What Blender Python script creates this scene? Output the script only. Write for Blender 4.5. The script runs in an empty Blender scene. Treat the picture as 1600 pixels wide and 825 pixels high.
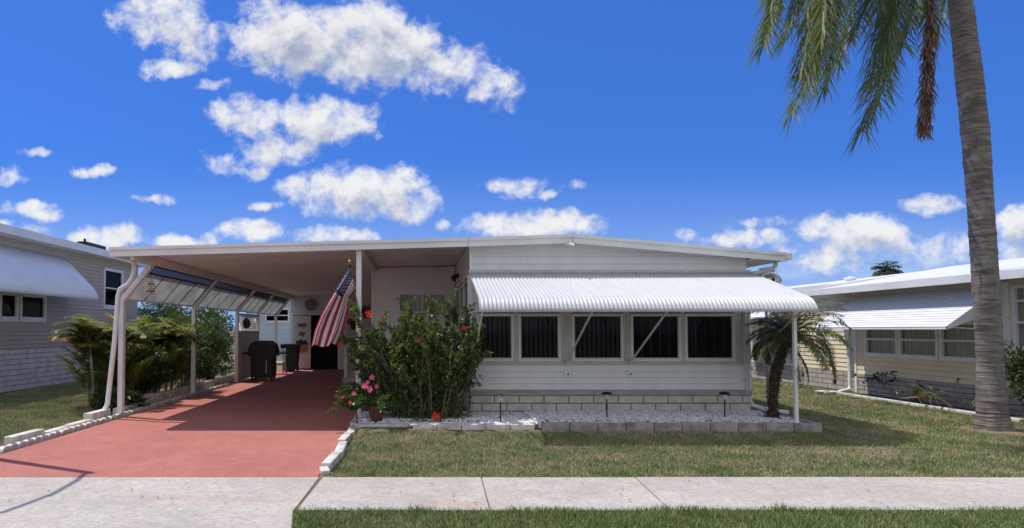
import bpy, math, random
import numpy as np
from mathutils import Vector, Matrix
R = math.radians
random.seed(7); rng = np.random.default_rng(7)
scene = bpy.context.scene
C = scene.collection

# ---------------------------------------------------------------- camera
F = 950.0; CX = 650.0; HY = 515.0; CAMZ = 1.6; TILT = R(2.0)
cam = bpy.data.cameras.new('camera'); camo = bpy.data.objects.new('camera', cam); C.objects.link(camo)
camo.location = (0, 0, CAMZ); camo.rotation_euler = (R(90) + TILT, 0, 0)
cam.sensor_width = 36; cam.lens = F / 1600 * 36
cam.shift_x = (800 - CX) / 1600
cam.shift_y = (HY - F * math.tan(TILT) - 412.5) / 1600
cam.clip_start = 0.05; cam.clip_end = 3000
scene.camera = camo
scene.render.resolution_x = 1024; scene.render.resolution_y = 528

def at(px, py, Y):
    """metres in the street-parallel plane at distance Y seen at that place in the photograph"""
    u = (px - CX) / F; v = (HY - F * math.tan(TILT) - py) / F
    c, s = math.cos(TILT), math.sin(TILT)
    d = Vector((u, c - v * s, s + v * c)); t = Y / d.y
    return Vector((d.x * t, Y, CAMZ + d.z * t))

# ---------------------------------------------------------------- colour management, world, sun
scene.view_settings.view_transform = 'Standard'; scene.view_settings.look = 'None'
scene.view_settings.gamma = 1.0; scene.view_settings.exposure = 0.0
SUNV = Vector((-0.43, 0.20, 1.0)).normalized()
elev = math.asin(SUNV.z); azim = math.atan2(SUNV.x, SUNV.y)
w = bpy.data.worlds.new('World'); scene.world = w; w.use_nodes = True
nt = w.node_tree; nt.nodes.clear(); L = nt.links

class NB:
    """small node-building helper"""
    def __init__(s, tree): s.t = tree
    def n(s, typ, **kw):
        o = s.t.nodes.new(typ)
        for k, v in kw.items(): setattr(o, k, v)
        return o
    def put(s, sock, v):
        if isinstance(v, bpy.types.NodeSocket): s.t.links.new(v, sock)
        elif v is not None: sock.default_value = v
    def m(s, op, a, b=None, c=None, clamp=False):
        o = s.n('ShaderNodeMath', operation=op); o.use_clamp = clamp
        s.put(o.inputs[0], a); s.put(o.inputs[1], b); s.put(o.inputs[2], c)
        return o.outputs[0]
    def ramp(s, v, lo, hi, a=0.0, b=1.0, smooth=True):
        o = s.n('ShaderNodeMapRange'); o.interpolation_type = 'SMOOTHSTEP' if smooth else 'LINEAR'
        s.put(o.inputs[0], v); s.put(o.inputs[1], lo); s.put(o.inputs[2], hi); s.put(o.inputs[3], a); s.put(o.inputs[4], b)
        return o.outputs[0]
    def noise(s, vec, scale, detail=4, rough=0.55, dist=0.0, out=0):
        o = s.n('ShaderNodeTexNoise'); s.put(o.inputs['Vector'], vec); s.put(o.inputs['Scale'], scale)
        s.put(o.inputs['Detail'], detail); s.put(o.inputs['Roughness'], rough); s.put(o.inputs['Distortion'], dist)
        return o.outputs[out]
    def mix(s, f, a, b, mode='MIX'):
        o = s.n('ShaderNodeMix', data_type='RGBA'); o.blend_type = mode
        s.put(o.inputs[0], f); s.put(o.inputs[6], a); s.put(o.inputs[7], b)
        return o.outputs[2]
    def vm(s, op, a, b=None, scale=None):
        o = s.n('ShaderNodeVectorMath', operation=op)
        s.put(o.inputs[0], a)
        if b is not None: s.put(o.inputs[1], b)
        if scale is not None: s.put(o.inputs[3], scale)
        return o.outputs[0]

# clouds: where they stand in the sky, as direction slopes east (x/y) and up (z/y), with their half sizes
def _sky(px, py):
    p = at(px, py, 1.0); return (p.x, p.z - CAMZ)
CL = [(250,28,78,46,1),(300,60,60,40,.8),(470,58,135,66,1.15),(600,84,130,62,1.15),(560,30,90,40,1),(702,108,88,48,.75),(748,142,38,26,.7),
      (272,104,52,17,.75),(385,182,66,36,1),(505,186,90,40,1),(440,232,66,34,.9),(350,178,36,24,.8),
      (398,262,30,14,.5),(560,302,122,48,1.1),(630,322,56,30,.9),(470,290,44,18,.7),(642,274,16,13,.6),(425,320,28,9,.6),(510,312,30,16,.6),
      (165,370,66,22,1),(290,376,62,17,1),(395,364,50,21,1),(525,370,72,18,1),(692,348,11,11,.6),
      (826,352,112,30,1.1),(805,288,46,20,.8),(858,298,14,8,.5),
      (142,262,38,9,.6),(55,236,26,9,.55),(48,328,54,12,.7),(330,130,26,9,.3),(660,300,20,24,.35),(890,292,16,7,.25),(600,270,36,10,.3),(360,250,44,12,.3),(780,130,30,40,.35),(1120,370,60,10,.35),(1200,345,40,8,.2),(236,311,38,8,.55),(8,276,34,14,.5),(20,360,60,14,.7),
      (1160,372,80,18,.9),(1340,362,98,34,1),(1460,322,54,17,.9),(1600,348,66,32,1),(1290,398,90,22,.45),(1490,385,100,24,.4),(1600,395,90,34,.5)]
grp = bpy.data.node_groups.new('cloud_density', 'ShaderNodeTree')
grp.interface.new_socket('V', in_out='INPUT', socket_type='NodeSocketVector')
grp.interface.new_socket('D', in_out='OUTPUT', socket_type='NodeSocketFloat')
g = NB(grp); gi = g.n('NodeGroupInput'); go = g.n('NodeGroupOutput')
V = gi.outputs[0]
wob = g.noise(V, 9.0, 5, 0.6, 0, 1)
wob = g.vm('SCALE', g.vm('SUBTRACT', wob, (0.5, 0.5, 0.5)), scale=0.055)
V2 = g.vm('ADD', V, wob)
sep = g.n('ShaderNodeSeparateXYZ'); g.put(sep.inputs[0], V2)
field = None
for (px, py, rx, ry, k) in CL:
    a0, b0 = _sky(px, py)
    dx = g.m('MULTIPLY', g.m('SUBTRACT', sep.outputs[0], a0), F / rx)
    dy = g.m('MULTIPLY', g.m('SUBTRACT', sep.outputs[1], b0), F / ry)
    q = g.m('MULTIPLY_ADD', g.m('ADD', g.m('MULTIPLY', dx, dx), g.m('MULTIPLY', dy, dy)), -k, k)
    field = q if field is None else g.m('SMOOTH_MAX', field, q, 0.15)
nz = g.noise(V, 26.0, 8, 0.62, 0.2)
nz2 = g.noise(V, 8.0, 3, 0.5)
d = g.m('ADD', g.m('MULTIPLY_ADD', nz, 3.1, -1.62), g.m('MULTIPLY_ADD', nz2, 1.5, -0.75))
d = g.m('ADD', g.m('MAXIMUM', field, -2.0), d)
g.put(go.inputs[0], d)

b = NB(nt)
tc = b.n('ShaderNodeTexCoord')
sx = b.n('ShaderNodeSeparateXYZ'); b.put(sx.inputs[0], tc.outputs['Generated'])
ay = b.m('MAXIMUM', b.m('ABSOLUTE', sx.outputs[1]), 0.04)
ca = b.m('DIVIDE', sx.outputs[0], ay); cb = b.m('DIVIDE', sx.outputs[2], ay)
rear = b.ramp(sx.outputs[1], 0.04, -0.10)       # unseen clouds added behind the camera to brighten the shaded house fronts
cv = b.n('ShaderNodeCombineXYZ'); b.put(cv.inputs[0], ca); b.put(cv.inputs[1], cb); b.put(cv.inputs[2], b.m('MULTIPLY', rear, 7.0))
def cl(vec):
    o = nt.nodes.new('ShaderNodeGroup'); o.node_tree = grp; b.put(o.inputs[0], vec); return o.outputs[0]
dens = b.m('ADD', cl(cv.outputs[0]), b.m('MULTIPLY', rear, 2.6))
up = cl(b.vm('ADD', cv.outputs[0], (-0.010, 0.032, 0)))
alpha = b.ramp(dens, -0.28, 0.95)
core = b.ramp(up, 0.0, 1.75)                       # cloud between here and the sun: thicker is greyer
shade = b.mix(core, (1.0, 1.0, 1.0, 1), (0.40, 0.46, 0.62, 1))
fine = b.noise(cv.outputs[0], 22.0, 7, 0.62)
shade = b.mix(b.ramp(fine, 0.42, 0.68, 0.0, 0.20), shade, (0.62, 0.67, 0.80, 1))
sky = b.n('ShaderNodeTexSky'); sky.sky_type = 'NISHITA'; sky.sun_disc = False
sky.sun_elevation = elev; sky.sun_rotation = azim; sky.air_density = 1.0; sky.dust_density = 0.3; sky.ozone_density = 2.5
gm = b.n('ShaderNodeGamma'); b.put(gm.inputs[0], sky.outputs[0]); gm.inputs[1].default_value = 0.5   # an even deep blue, as on that day
skyc = b.mix(1.0, gm.outputs[0], (0.405, 1.08, 2.95, 1), 'MULTIPLY')
SKYS = 0.11
cloudc = b.vm('SCALE', shade, scale=0.90 / SKYS)
above = b.ramp(sx.outputs[2], -0.01, 0.01)
# thin broken cloud veil low in the east and west
vn = b.noise(b.vm('MULTIPLY', cv.outputs[0], (1.0, 2.6, 1.0)), 7.0, 7, 0.62, 0.3)
side = b.m('MAXIMUM', b.ramp(ca, 0.30, 0.62), b.m('MULTIPLY', b.ramp(ca, -0.45, -0.62), 0.6))
veil = b.m('MULTIPLY', b.m('MULTIPLY', b.ramp(cb, 0.20, 0.07), side), b.ramp(vn, 0.38, 0.66, 0.10, 0.72))
skyv = b.mix(veil, skyc, (0.52 / SKYS, 0.66 / SKYS, 0.92 / SKYS, 1))
skyv = b.mix(b.ramp(cb, 0.30, 0.0, 0.0, 0.55), skyv, (0.45 / SKYS, 0.62 / SKYS, 0.93 / SKYS, 1))
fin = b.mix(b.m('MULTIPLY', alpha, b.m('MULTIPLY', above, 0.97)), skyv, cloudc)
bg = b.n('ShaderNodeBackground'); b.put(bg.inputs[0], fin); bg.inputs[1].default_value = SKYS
wo = b.n('ShaderNodeOutputWorld'); L.new(bg.outputs[0], wo.inputs[0])
w.cycles.sampling_method = 'MANUAL'; w.cycles.sample_map_resolution = 512

sun = bpy.data.lights.new('sun', 'SUN'); sun.energy = 4.1; sun.angle = R(0.53); sun.color = (1.0, 0.945, 0.865)
suno = bpy.data.objects.new('sun', sun); C.objects.link(suno)
suno.rotation_euler = SUNV.to_track_quat('Z', 'Y').to_euler(); suno.location = SUNV * 60

# ---------------------------------------------------------------- materials
def new_mat(name):
    m = bpy.data.materials.new(name); m.use_nodes = True
    t = m.node_tree; bs = t.nodes['Principled BSDF']
    return m, NB(t), bs
def mat(name, col, rough=0.6, var=0.12, scale=4.0, bump=0.0, bscale=60.0, metal=0.0, col2=None, detail=4, spec=0.4, streak=None):
    m, b, bs = new_mat(name)
    tc = b.n('ShaderNodeTexCoord'); v = tc.outputs['Object']
    if streak:
        mp = b.n('ShaderNodeMapping'); b.put(mp.inputs[0], v); mp.inputs['Scale'].default_value = streak; v = mp.outputs[0]
    f = b.noise(v, scale, detail, 0.6)
    c1 = tuple(col) + (1,)
    c2 = tuple(col2) + (1,) if col2 else tuple(c * (1 - 2.2 * var) for c in col) + (1,)
    b.put(bs.inputs['Base Color'], b.mix(b.ramp(f, 0.32, 0.72), c1, c2))
    bs.inputs['Roughness'].default_value = rough; bs.inputs['Metallic'].default_value = metal
    bs.inputs['Specular IOR Level'].default_value = spec
    if bump:
        bn = b.n('ShaderNodeBump'); bn.inputs['Strength'].default_value = bump; bn.inputs['Distance'].default_value = 0.01
        b.put(bn.inputs['Height'], b.noise(tc.outputs['Object'], bscale, 5, 0.6)); b.put(bs.inputs['Normal'], bn.outputs[0])
    return m
def leaf_mat(name, c1, c2, rough=0.4, trans=0.35, scale=5.0, c3=None):
    m, b, bs = new_mat(name)
    at_ = b.n('ShaderNodeAttribute', attribute_name='tint')
    tc = b.n('ShaderNodeTexCoord')
    f = b.m('ADD', b.m('MULTIPLY', at_.outputs['Fac'], 0.7), b.m('MULTIPLY', b.noise(tc.outputs['Object'], scale, 3), 0.5))
    col = b.mix(b.ramp(f, 0.25, 0.95), tuple(c1) + (1,), tuple(c2) + (1,))
    if c3: col = b.mix(b.ramp(at_.outputs['Fac'], 0.86, 0.97), col, tuple(c3) + (1,))
    b.put(bs.inputs['Base Color'], col); bs.inputs['Roughness'].default_value = rough
    tr = b.n('ShaderNodeBsdfTranslucent'); b.put(tr.inputs[0], b.mix(0.5, col, (0.25, 0.35, 0.04, 1)))
    mx = b.n('ShaderNodeMixShader'); mx.inputs[0].default_value = trans
    out = m.node_tree.nodes['Material Output']
    m.node_tree.links.new(bs.outputs[0], mx.inputs[1]); m.node_tree.links.new(tr.outputs[0], mx.inputs[2])
    m.node_tree.links.new(mx.outputs[0], out.inputs[0])
    return m

M = {}
scene.cycles.max_bounces = 12; scene.cycles.diffuse_bounces = 6; scene.cycles.transparent_max_bounces = 16
M['white'] = mat('white_paint', (0.80, 0.80, 0.80), 0.45, 0.06, 2.0)
M['siding'] = mat('white_siding', (0.78, 0.78, 0.77), 0.5, 0.035, 1.6, streak=(2.5, 2.5, 0.6))
M['soffit'] = mat('soffit_paint', (0.80, 0.84, 0.84), 0.55, 0.07, 1.2)
M['awning'] = mat('awning_enamel', (0.60, 0.61, 0.625), 0.35, 0.04, 3.0, streak=(6, 0.6, 0.6))
M['neighbour_awning'] = mat('neighbour_awning_enamel', (0.80, 0.81, 0.82), 0.4, 0.04, 3.0)
M['trim'] = mat('window_trim', (0.60, 0.59, 0.56), 0.5, 0.08, 4.0)
M['cream'] = mat('cream_board', (0.42, 0.40, 0.35), 0.65, 0.15, 5.0, streak=(0.6, 1, 4))
M['block'] = mat('painted_block', (0.66, 0.62, 0.55), 0.8, 0.12, 5.0, 0.5, 45)
M['grout'] = mat('mortar', (0.16, 0.145, 0.13), 0.9, 0.1, 8)
M['block_white'] = mat('white_painted_block', (0.74, 0.72, 0.68), 0.75, 0.2, 6.0, 0.6, 40, col2=(0.42, 0.39, 0.34))
M['grey_siding'] = mat('grey_siding', (0.50, 0.42, 0.335), 0.6, 0.06, 1.5)
M['grey_block'] = mat('grey_white_block', (0.72, 0.68, 0.62), 0.8, 0.12, 4.0, 0.4, 40)
M['grey_grout'] = mat('grey_mortar', (0.20, 0.20, 0.21), 0.9)
M['yellow'] = mat('yellow_siding', (0.80, 0.69, 0.45), 0.55, 0.06, 2.0)
M['tan_block'] = mat('tan_block', (0.46, 0.42, 0.36), 0.8, 0.12, 4.0, 0.4, 40)
M['blue_wall'] = mat('pale_blue_wall', (0.50, 0.60, 0.72), 0.6, 0.05, 2.0)
M['shingle'] = mat('dark_shingle', (0.07, 0.06, 0.055), 0.9, 0.2, 10, 0.5, 50)
M['black'] = mat('black_metal', (0.012, 0.012, 0.013), 0.4, 0.1, 5)
M['charcoal'] = mat('charcoal_plastic', (0.02, 0.022, 0.022), 0.55, 0.2, 4)
M['green_plastic'] = mat('green_plastic', (0.015, 0.035, 0.028), 0.5, 0.1, 4)
M['white_plastic'] = mat('white_plastic', (0.75, 0.75, 0.74), 0.4, 0.03, 4)
M['chrome'] = mat('brushed_steel', (0.65, 0.63, 0.58), 0.25, 0.05, 4, metal=1.0)
M['brass'] = mat('gold_knob', (0.75, 0.55, 0.22), 0.3, 0.05, 4, metal=1.0)
M['wood'] = mat('brown_wood', (0.16, 0.07, 0.035), 0.6, 0.2, 6)
M['terra'] = mat('terracotta', (0.12, 0.045, 0.028), 0.75, 0.15, 6, 0.2, 60)
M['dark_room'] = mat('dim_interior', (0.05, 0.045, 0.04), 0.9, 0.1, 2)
M['blind'] = mat('dark_vertical_blind', (0.34, 0.34, 0.36), 0.7, 0.1, 3)
M['curtain'] = mat('pale_curtain', (0.80, 0.77, 0.70), 0.8, 0.1, 3, streak=(1, 8, 0.3))
M['lens'] = mat('lamp_lens', (0.55, 0.55, 0.52), 0.15, 0.05, 4)
M['soil'] = mat('dark_mulch', (0.07, 0.05, 0.035), 0.95, 0.25, 9, 0.8, 40, col2=(0.16, 0.11, 0.08))
M['ring_soil'] = mat('reddish_bare_soil', (0.24, 0.15, 0.10), 0.95, 0.2, 9, 0.8, 40, col2=(0.15, 0.13, 0.07))
M['red_cloth'] = mat('red_cloth', (0.33, 0.025, 0.055), 0.75, 0.08, 6)
M['white_cloth'] = mat('white_cloth', (0.72, 0.68, 0.68), 0.75, 0.05, 6)
M['blue_cloth'] = mat('blue_cloth', (0.018, 0.035, 0.11), 0.75, 0.08, 6)
M['gold_decal'] = mat('gold_decal', (0.50, 0.30, 0.08), 0.7, 0.2, 20)
M['grey_decal'] = mat('grey_decal', (0.13, 0.11, 0.12), 0.7, 0.2, 30, col2=(0.35, 0.25, 0.3))
M['green_decal'] = mat('green_decal', (0.04, 0.07, 0.03), 0.7, 0.2, 20)
M['clock_face'] = mat('clock_face', (0.62, 0.58, 0.36), 0.5, 0.1, 20)
M['shell'] = mat('shell_white', (0.62, 0.58, 0.54), 0.5, 0.1, 8)
M['shell_red'] = mat('shell_red', (0.35, 0.12, 0.10), 0.5, 0.1, 8)
M['dish'] = mat('dish_grey', (0.25, 0.25, 0.26), 0.5, 0.1, 4)
M['stone'] = mat('white_marble_chip', (0.88, 0.88, 0.88), 0.7, 0.1, 14, col2=(0.58, 0.57, 0.58))
M['petal_red'] = mat('red_petal', (0.75, 0.03, 0.025), 0.5, 0.1, 20)
M['petal_pink'] = mat('pink_petal', (0.72, 0.10, 0.26), 0.5, 0.15, 20)
M['stamen'] = mat('yellow_stamen', (0.8, 0.5, 0.2), 0.6)
M['bark_grey'] = mat('thin_bark', (0.23, 0.19, 0.15), 0.85, 0.2, 12, 0.4, 60)
M['bark_dark'] = mat('dark_fibrous_bark', (0.075, 0.05, 0.035), 0.95, 0.25, 18, 0.8, 60)
M['pale_branch'] = mat('pale_branch', (0.38, 0.34, 0.28), 0.8, 0.2, 12, 0.3, 60)
M['hib'] = leaf_mat('hibiscus_leaf', (0.040, 0.075, 0.025), (0.15, 0.21, 0.07), 0.33, 0.35, c3=(0.32, 0.34, 0.13))
M['pinkleaf'] = leaf_mat('mandevilla_leaf', (0.025, 0.07, 0.015), (0.08, 0.17, 0.035), 0.35, 0.3)
M['areca'] = leaf_mat('areca_frond', (0.12, 0.18, 0.04), (0.46, 0.46, 0.12), 0.38, 0.5, c3=(0.55, 0.36, 0.11))
M['orange_frond'] = leaf_mat('orange_frond', (0.30, 0.17, 0.05), (0.50, 0.30, 0.09), 0.5, 0.35)
M['hedge'] = leaf_mat('hedge_leaf', (0.018, 0.038, 0.012), (0.055, 0.09, 0.025), 0.45, 0.25)
M['queen'] = leaf_mat('queen_palm_frond', (0.07, 0.10, 0.055), (0.24, 0.265, 0.14), 0.52, 0.35, 1.2, c3=(0.33, 0.30, 0.15))
M['dead'] = leaf_mat('dead_brown_frond', (0.13, 0.07, 0.055), (0.30, 0.18, 0.14), 0.8, 0.15)
M['date'] = leaf_mat('date_palm_frond', (0.06, 0.095, 0.04), (0.30, 0.32, 0.13), 0.4, 0.3, 1.5, c3=(0.36, 0.24, 0.12))
M['far_tree'] = leaf_mat('far_palm_frond', (0.05, 0.09, 0.05), (0.12, 0.17, 0.08), 0.5, 0.3)
M['yellow_leaf'] = mat('yellow_leaf', (0.75, 0.52, 0.03), 0.5)

# glass: partly clear pane with a surface reflection
def glass(name, clear):
    m, b, bs = new_mat(name); t = m.node_tree
    fr = b.n('ShaderNodeFresnel'); fr.inputs[0].default_value = 1.45
    tr = b.n('ShaderNodeBsdfTransparent'); tr.inputs[0].default_value = (clear, clear, clear, 1)
    gl = b.n('ShaderNodeBsdfGlossy'); gl.inputs[1].default_value = 0.02; gl.inputs[0].default_value = (0.9, 0.9, 0.9, 1)
    mx = b.n('ShaderNodeMixShader'); geo = b.n('ShaderNodeNewGeometry'); t.links.new(b.m('MULTIPLY', b.m('MULTIPLY', fr.outputs[0], 0.8), b.m('SUBTRACT', 1.0, geo.outputs['Backfacing'])), mx.inputs[0]); t.links.new(tr.outputs[0], mx.inputs[1]); t.links.new(gl.outputs[0], mx.inputs[2])
    t.links.new(mx.outputs[0], t.nodes['Material Output'].inputs[0]); return m
M['glass'] = glass('screened_glass', 0.55); M['glass_clear'] = glass('clear_glass', 0.85)
# translucent fibreglass side panels
m, b_, bs = new_mat('fibreglass_panel'); t = m.node_tree
tc_ = b_.n('ShaderNodeTexCoord'); colr = b_.mix(b_.ramp(b_.noise(tc_.outputs['Object'], 3, 4), .3, .7), (0.68, 0.70, 0.68, 1), (0.50, 0.53, 0.52, 1))
b_.put(bs.inputs['Base Color'], colr); bs.inputs['Roughness'].default_value = 0.4
tr = b_.n('ShaderNodeBsdfTranslucent'); b_.put(tr.inputs[0], colr)
mx = b_.n('ShaderNodeMixShader'); mx.inputs[0].default_value = 0.5
t.links.new(bs.outputs[0], mx.inputs[1]); t.links.new(tr.outputs[0], mx.inputs[2]); t.links.new(mx.outputs[0], t.nodes['Material Output'].inputs[0])
M['panel'] = m

# palm trunk: grey bark with ring scars and pale lichen
m, b_, bs = new_mat('ringed_palm_bark'); tc_ = b_.n('ShaderNodeTexCoord'); v = tc_.outputs['Object']
mp = b_.n('ShaderNodeMapping'); b_.put(mp.inputs[0], v); mp.inputs['Scale'].default_value = (1.2, 1.2, 10)
n1 = b_.noise(mp.outputs[0], 3.0, 6, 0.65); n2 = b_.noise(v, 2.2, 4, 0.6)
col = b_.mix(b_.ramp(n1, 0.35, 0.68), (0.10, 0.085, 0.075, 1), (0.27, 0.235, 0.205, 1))
col = b_.mix(b_.ramp(n2, 0.50, 0.72, 0, 0.65), col, (0.34, 0.31, 0.28, 1))
mp2 = b_.n('ShaderNodeMapping'); b_.put(mp2.inputs[0], v); mp2.inputs['Scale'].default_value = (9, 9, 0.9)
n3 = b_.noise(mp2.outputs[0], 1.6, 5, 0.7)
col = b_.mix(b_.ramp(n3, 0.58, 0.70, 0, 0.7), col, (0.055, 0.045, 0.04, 1))
b_.put(bs.inputs['Base Color'], col); bs.inputs['Roughness'].default_value = 0.9
bn = b_.n('ShaderNodeBump'); bn.inputs['Strength'].default_value = 0.8; bn.inputs['Distance'].default_value = 0.02
b_.put(bn.inputs['Height'], n1); b_.put(bs.inputs['Normal'], bn.outputs[0]); M['palm_bark'] = m

# ground surfaces
def ground_mat(name, base, dark, light, fine, stain=None, bump=0.4, st_scale=(0.35, 1.6, 1)):
    m, b, bs = new_mat(name); tc = b.n('ShaderNodeTexCoord'); v = tc.outputs['Object']
    big = b.noise(v, 0.9, 5, 0.62, 0.6); mid = b.noise(v, 5.0, 6, 0.65); fi = b.noise(v, fine, 3, 0.7)
    col = b.mix(b.ramp(big, 0.30, 0.70), tuple(base) + (1,), tuple(dark) + (1,))
    col = b.mix(b.ramp(mid, 0.45, 0.75, 0, 0.6), col, tuple(light) + (1,))
    col = b.mix(b.ramp(fi, 0.33, 0.60, 0.42, 0.0), col, tuple(c * 0.5 for c in dark) + (1,))
    if stain:
        mp = b.n('ShaderNodeMapping'); b.put(mp.inputs[0], v); mp.inputs['Scale'].default_value = st_scale
        st = b.noise(mp.outputs[0], 2.1, 5, 0.6, 0.4)
        col = b.mix(b.ramp(st, 0.52, 0.74, 0, 0.6), col, tuple(stain) + (1,))
    b.put(bs.inputs['Base Color'], col); bs.inputs['Roughness'].default_value = 0.85; bs.inputs['Specular IOR Level'].default_value = 0.25
    bn = b.n('ShaderNodeBump'); bn.inputs['Strength'].default_value = bump; bn.inputs['Distance'].default_value = 0.006
    b.put(bn.inputs['Height'], b.m('ADD', fi, mid)); b.put(bs.inputs['Normal'], bn.outputs[0])
    return m
M['red_concrete'] = ground_mat('red_painted_concrete', (0.47, 0.178, 0.145), (0.40, 0.145, 0.120), (0.53, 0.225, 0.185), 30, (0.33, 0.135, 0.115), 0.25, (1.5, 0.22, 1))
M['concrete'] = ground_mat('weathered_concrete', (0.53, 0.485, 0.435), (0.43, 0.39, 0.35), (0.62, 0.575, 0.525), 26, (0.43, 0.31, 0.23), 0.9)
M['asphalt'] = ground_mat('asphalt', (0.06, 0.06, 0.06), (0.05, 0.05, 0.05), (0.08, 0.08, 0.08), 90)
M['lawn'] = ground_mat('lawn_ground', (0.15, 0.145, 0.07), (0.21, 0.17, 0.10), (0.18, 0.17, 0.08), 60, None, 0.8)
m, b_, bs = new_mat('grass_blade'); tc_ = b_.n('ShaderNodeTexCoord'); v = tc_.outputs['Object']
a_ = b_.n('ShaderNodeAttribute', attribute_name='tint')
dry = b_.ramp(b_.m('ADD', b_.noise(v, 1.2, 7, 0.75), b_.m('MULTIPLY', a_.outputs['Fac'], 0.18)), 0.50, 0.74)
col = b_.mix(a_.outputs['Fac'], (0.115, 0.18, 0.055, 1), (0.25, 0.325, 0.115, 1))
col = b_.mix(dry, col, (0.48, 0.40, 0.26, 1))
b_.put(bs.inputs['Base Color'], col); bs.inputs['Roughness'].default_value = 0.6; bs.inputs['Specular IOR Level'].default_value = 0.2
M['grass'] = m
m2 = m.copy(); m2.name = 'green_grass_blade'; M['grass_green'] = m2
for n_ in m2.node_tree.nodes:
    if n_.type == 'MAP_RANGE': n_.inputs[1].default_value = 0.66; n_.inputs[2].default_value = 0.95

# ---------------------------------------------------------------- mesh helpers
class MB:
    def __init__(s, o=(0, 0, 0), u=(1, 0, 0), n=(0, 1, 0)):
        s.v = []; s.f = []; s.mi = []; s.t = []; s.cur = 0; s.tint = 0.5
        s.o = Vector(o); s.u = Vector(u); s.n = Vector(n); s.k = Vector((0, 0, 1))
    def P(s, a, c, z): return s.o + s.u * a + s.n * c + s.k * z
    def add(s, vs, fs):
        i = len(s.v)
        s.v += [tuple(s.P(*p)) for p in vs]; s.t += [s.tint] * len(vs)
        for f in fs: s.f.append(tuple(i + k for k in f)); s.mi.append(s.cur)
    def box(s, x0, x1, y0, y1, z0, z1):
        s.add([(x0,y0,z0),(x1,y0,z0),(x1,y1,z0),(x0,y1,z0),(x0,y0,z1),(x1,y0,z1),(x1,y1,z1),(x0,y1,z1)],
              [(0,3,2,1),(4,5,6,7),(0,1,5,4),(1,2,6,5),(2,3,7,6),(3,0,4,7)])
    def obox(s, c, size, rz=0.0, rx=0.0, ry=0.0):
        m = Matrix.Rotation(rz, 3, 'Z') @ Matrix.Rotation(ry, 3, 'Y') @ Matrix.Rotation(rx, 3, 'X')
        c = Vector(c); h = [k / 2 for k in size]
        vs = [c + m @ Vector((a * h[0], b * h[1], d * h[2])) for d in (-1, 1) for a, b in ((-1,-1),(1,-1),(1,1),(-1,1))]
        s.add([tuple(p) for p in vs], [(0,3,2,1),(4,5,6,7),(0,1,5,4),(1,2,6,5),(2,3,7,6),(3,0,4,7)])
    def prism(s, poly, y0, y1):
        """polygon in the (x,z) plane pushed from y0 to y1"""
        n = len(poly)
        s.add([(x, y0, z) for x, z in poly] + [(x, y1, z) for x, z in poly],
              [tuple(range(n)), tuple(range(2*n-1, n-1, -1))] + [(i, (i+1) % n, n+(i+1) % n, n+i) for i in range(n)])
    def slab(s, poly, z0, z1):
        n = len(poly)
        s.add([(x, y, z0) for x, y in poly] + [(x, y, z1) for x, y in poly],
              [tuple(range(n-1, -1, -1)), tuple(range(n, 2*n))] + [(i, (i+1) % n, n+(i+1) % n, n+i) for i in range(n)])
    def beam(s, a, b, w, h):
        """square bar from a to b, w across, h in its other direction"""
        a = Vector(a); b = Vector(b); d = (b - a).normalized()
        up = Vector((0, 0, 1)) if abs(d.z) < 0.95 else Vector((0, 1, 0))
        r = d.cross(up).normalized(); q = r.cross(d).normalized()
        vs = [p + r * (i * w / 2) + q * (j * h / 2) for p in (a, b) for i, j in ((-1,-1),(1,-1),(1,1),(-1,1))]
        s.add([tuple(p) for p in vs], [(0,1,2,3),(7,6,5,4),(0,4,5,1),(1,5,6,2),(2,6,7,3),(3,7,4,0)])
    def tube(s, pts, r, n=8, cap=True):
        pts = [Vector(p) for p in pts]; rs = r if isinstance(r, (list, tuple)) else [r] * len(pts)
        vs = []; ref = Vector((0.3, 1, 0.2)).normalized()
        for i, p in enumerate(pts):
            d = (pts[min(i+1, len(pts)-1)] - pts[max(i-1, 0)])
            d = d.normalized() if d.length > 1e-9 else Vector((0, 0, 1))
            if abs(d.dot(ref)) > 0.95: ref = Vector((1, 0, 0.1)).normalized()
            a = d.cross(ref).normalized(); c = a.cross(d).normalized(); ref = -c if c.dot(ref) < 0 else c
            a = d.cross(ref).normalized()
            for k in range(n):
                t = 2 * math.pi * k / n; vs.append(tuple(p + (a * math.cos(t) + ref * math.sin(t)) * rs[i]))
        fs = [(i*n+k, i*n+(k+1) % n, (i+1)*n+(k+1) % n, (i+1)*n+k) for i in range(len(pts)-1) for k in range(n)]
        if cap: fs += [tuple(range(n-1, -1, -1)), tuple((len(pts)-1)*n + k for k in range(n))]
        s.add(vs, fs)
    def lathe(s, prof, c=(0, 0, 0), n=20):
        vs = [(c[0] + r*math.cos(2*math.pi*k/n), c[1] + r*math.sin(2*math.pi*k/n), c[2] + z) for r, z in prof for k in range(n)]
        fs = [(i*n+k, i*n+(k+1) % n, (i+1)*n+(k+1) % n, (i+1)*n+k) for i in range(len(prof)-1) for k in range(n)]
        fs += [tuple(range(n-1, -1, -1)), tuple((len(prof)-1)*n + k for k in range(n))]
        s.add(vs, fs)
    def siding(s, a0, a1, z0, z1, board=0.1, dep=0.012, back=-0.06):
        """lapped boards on the plane n=0"""
        pr = []; z = z0
        while z < z1 - 1e-4:
            zt = min(z + board, z1); pr += [(dep, z), (dep * 0.92, z + 0.004), (0.002, zt - 0.010), (-0.006, zt - 0.008), (-0.006, zt - 0.001)]; z = zt
        vs = [(a0, c, z) for c, z in pr] + [(a1, c, z) for c, z in pr]; n = len(pr)
        s.add(vs, [(i, i+1, n+i+1, n+i) for i in range(n-1)])
        s.box(a0, a1, back, -0.020, z0, z1)
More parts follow.
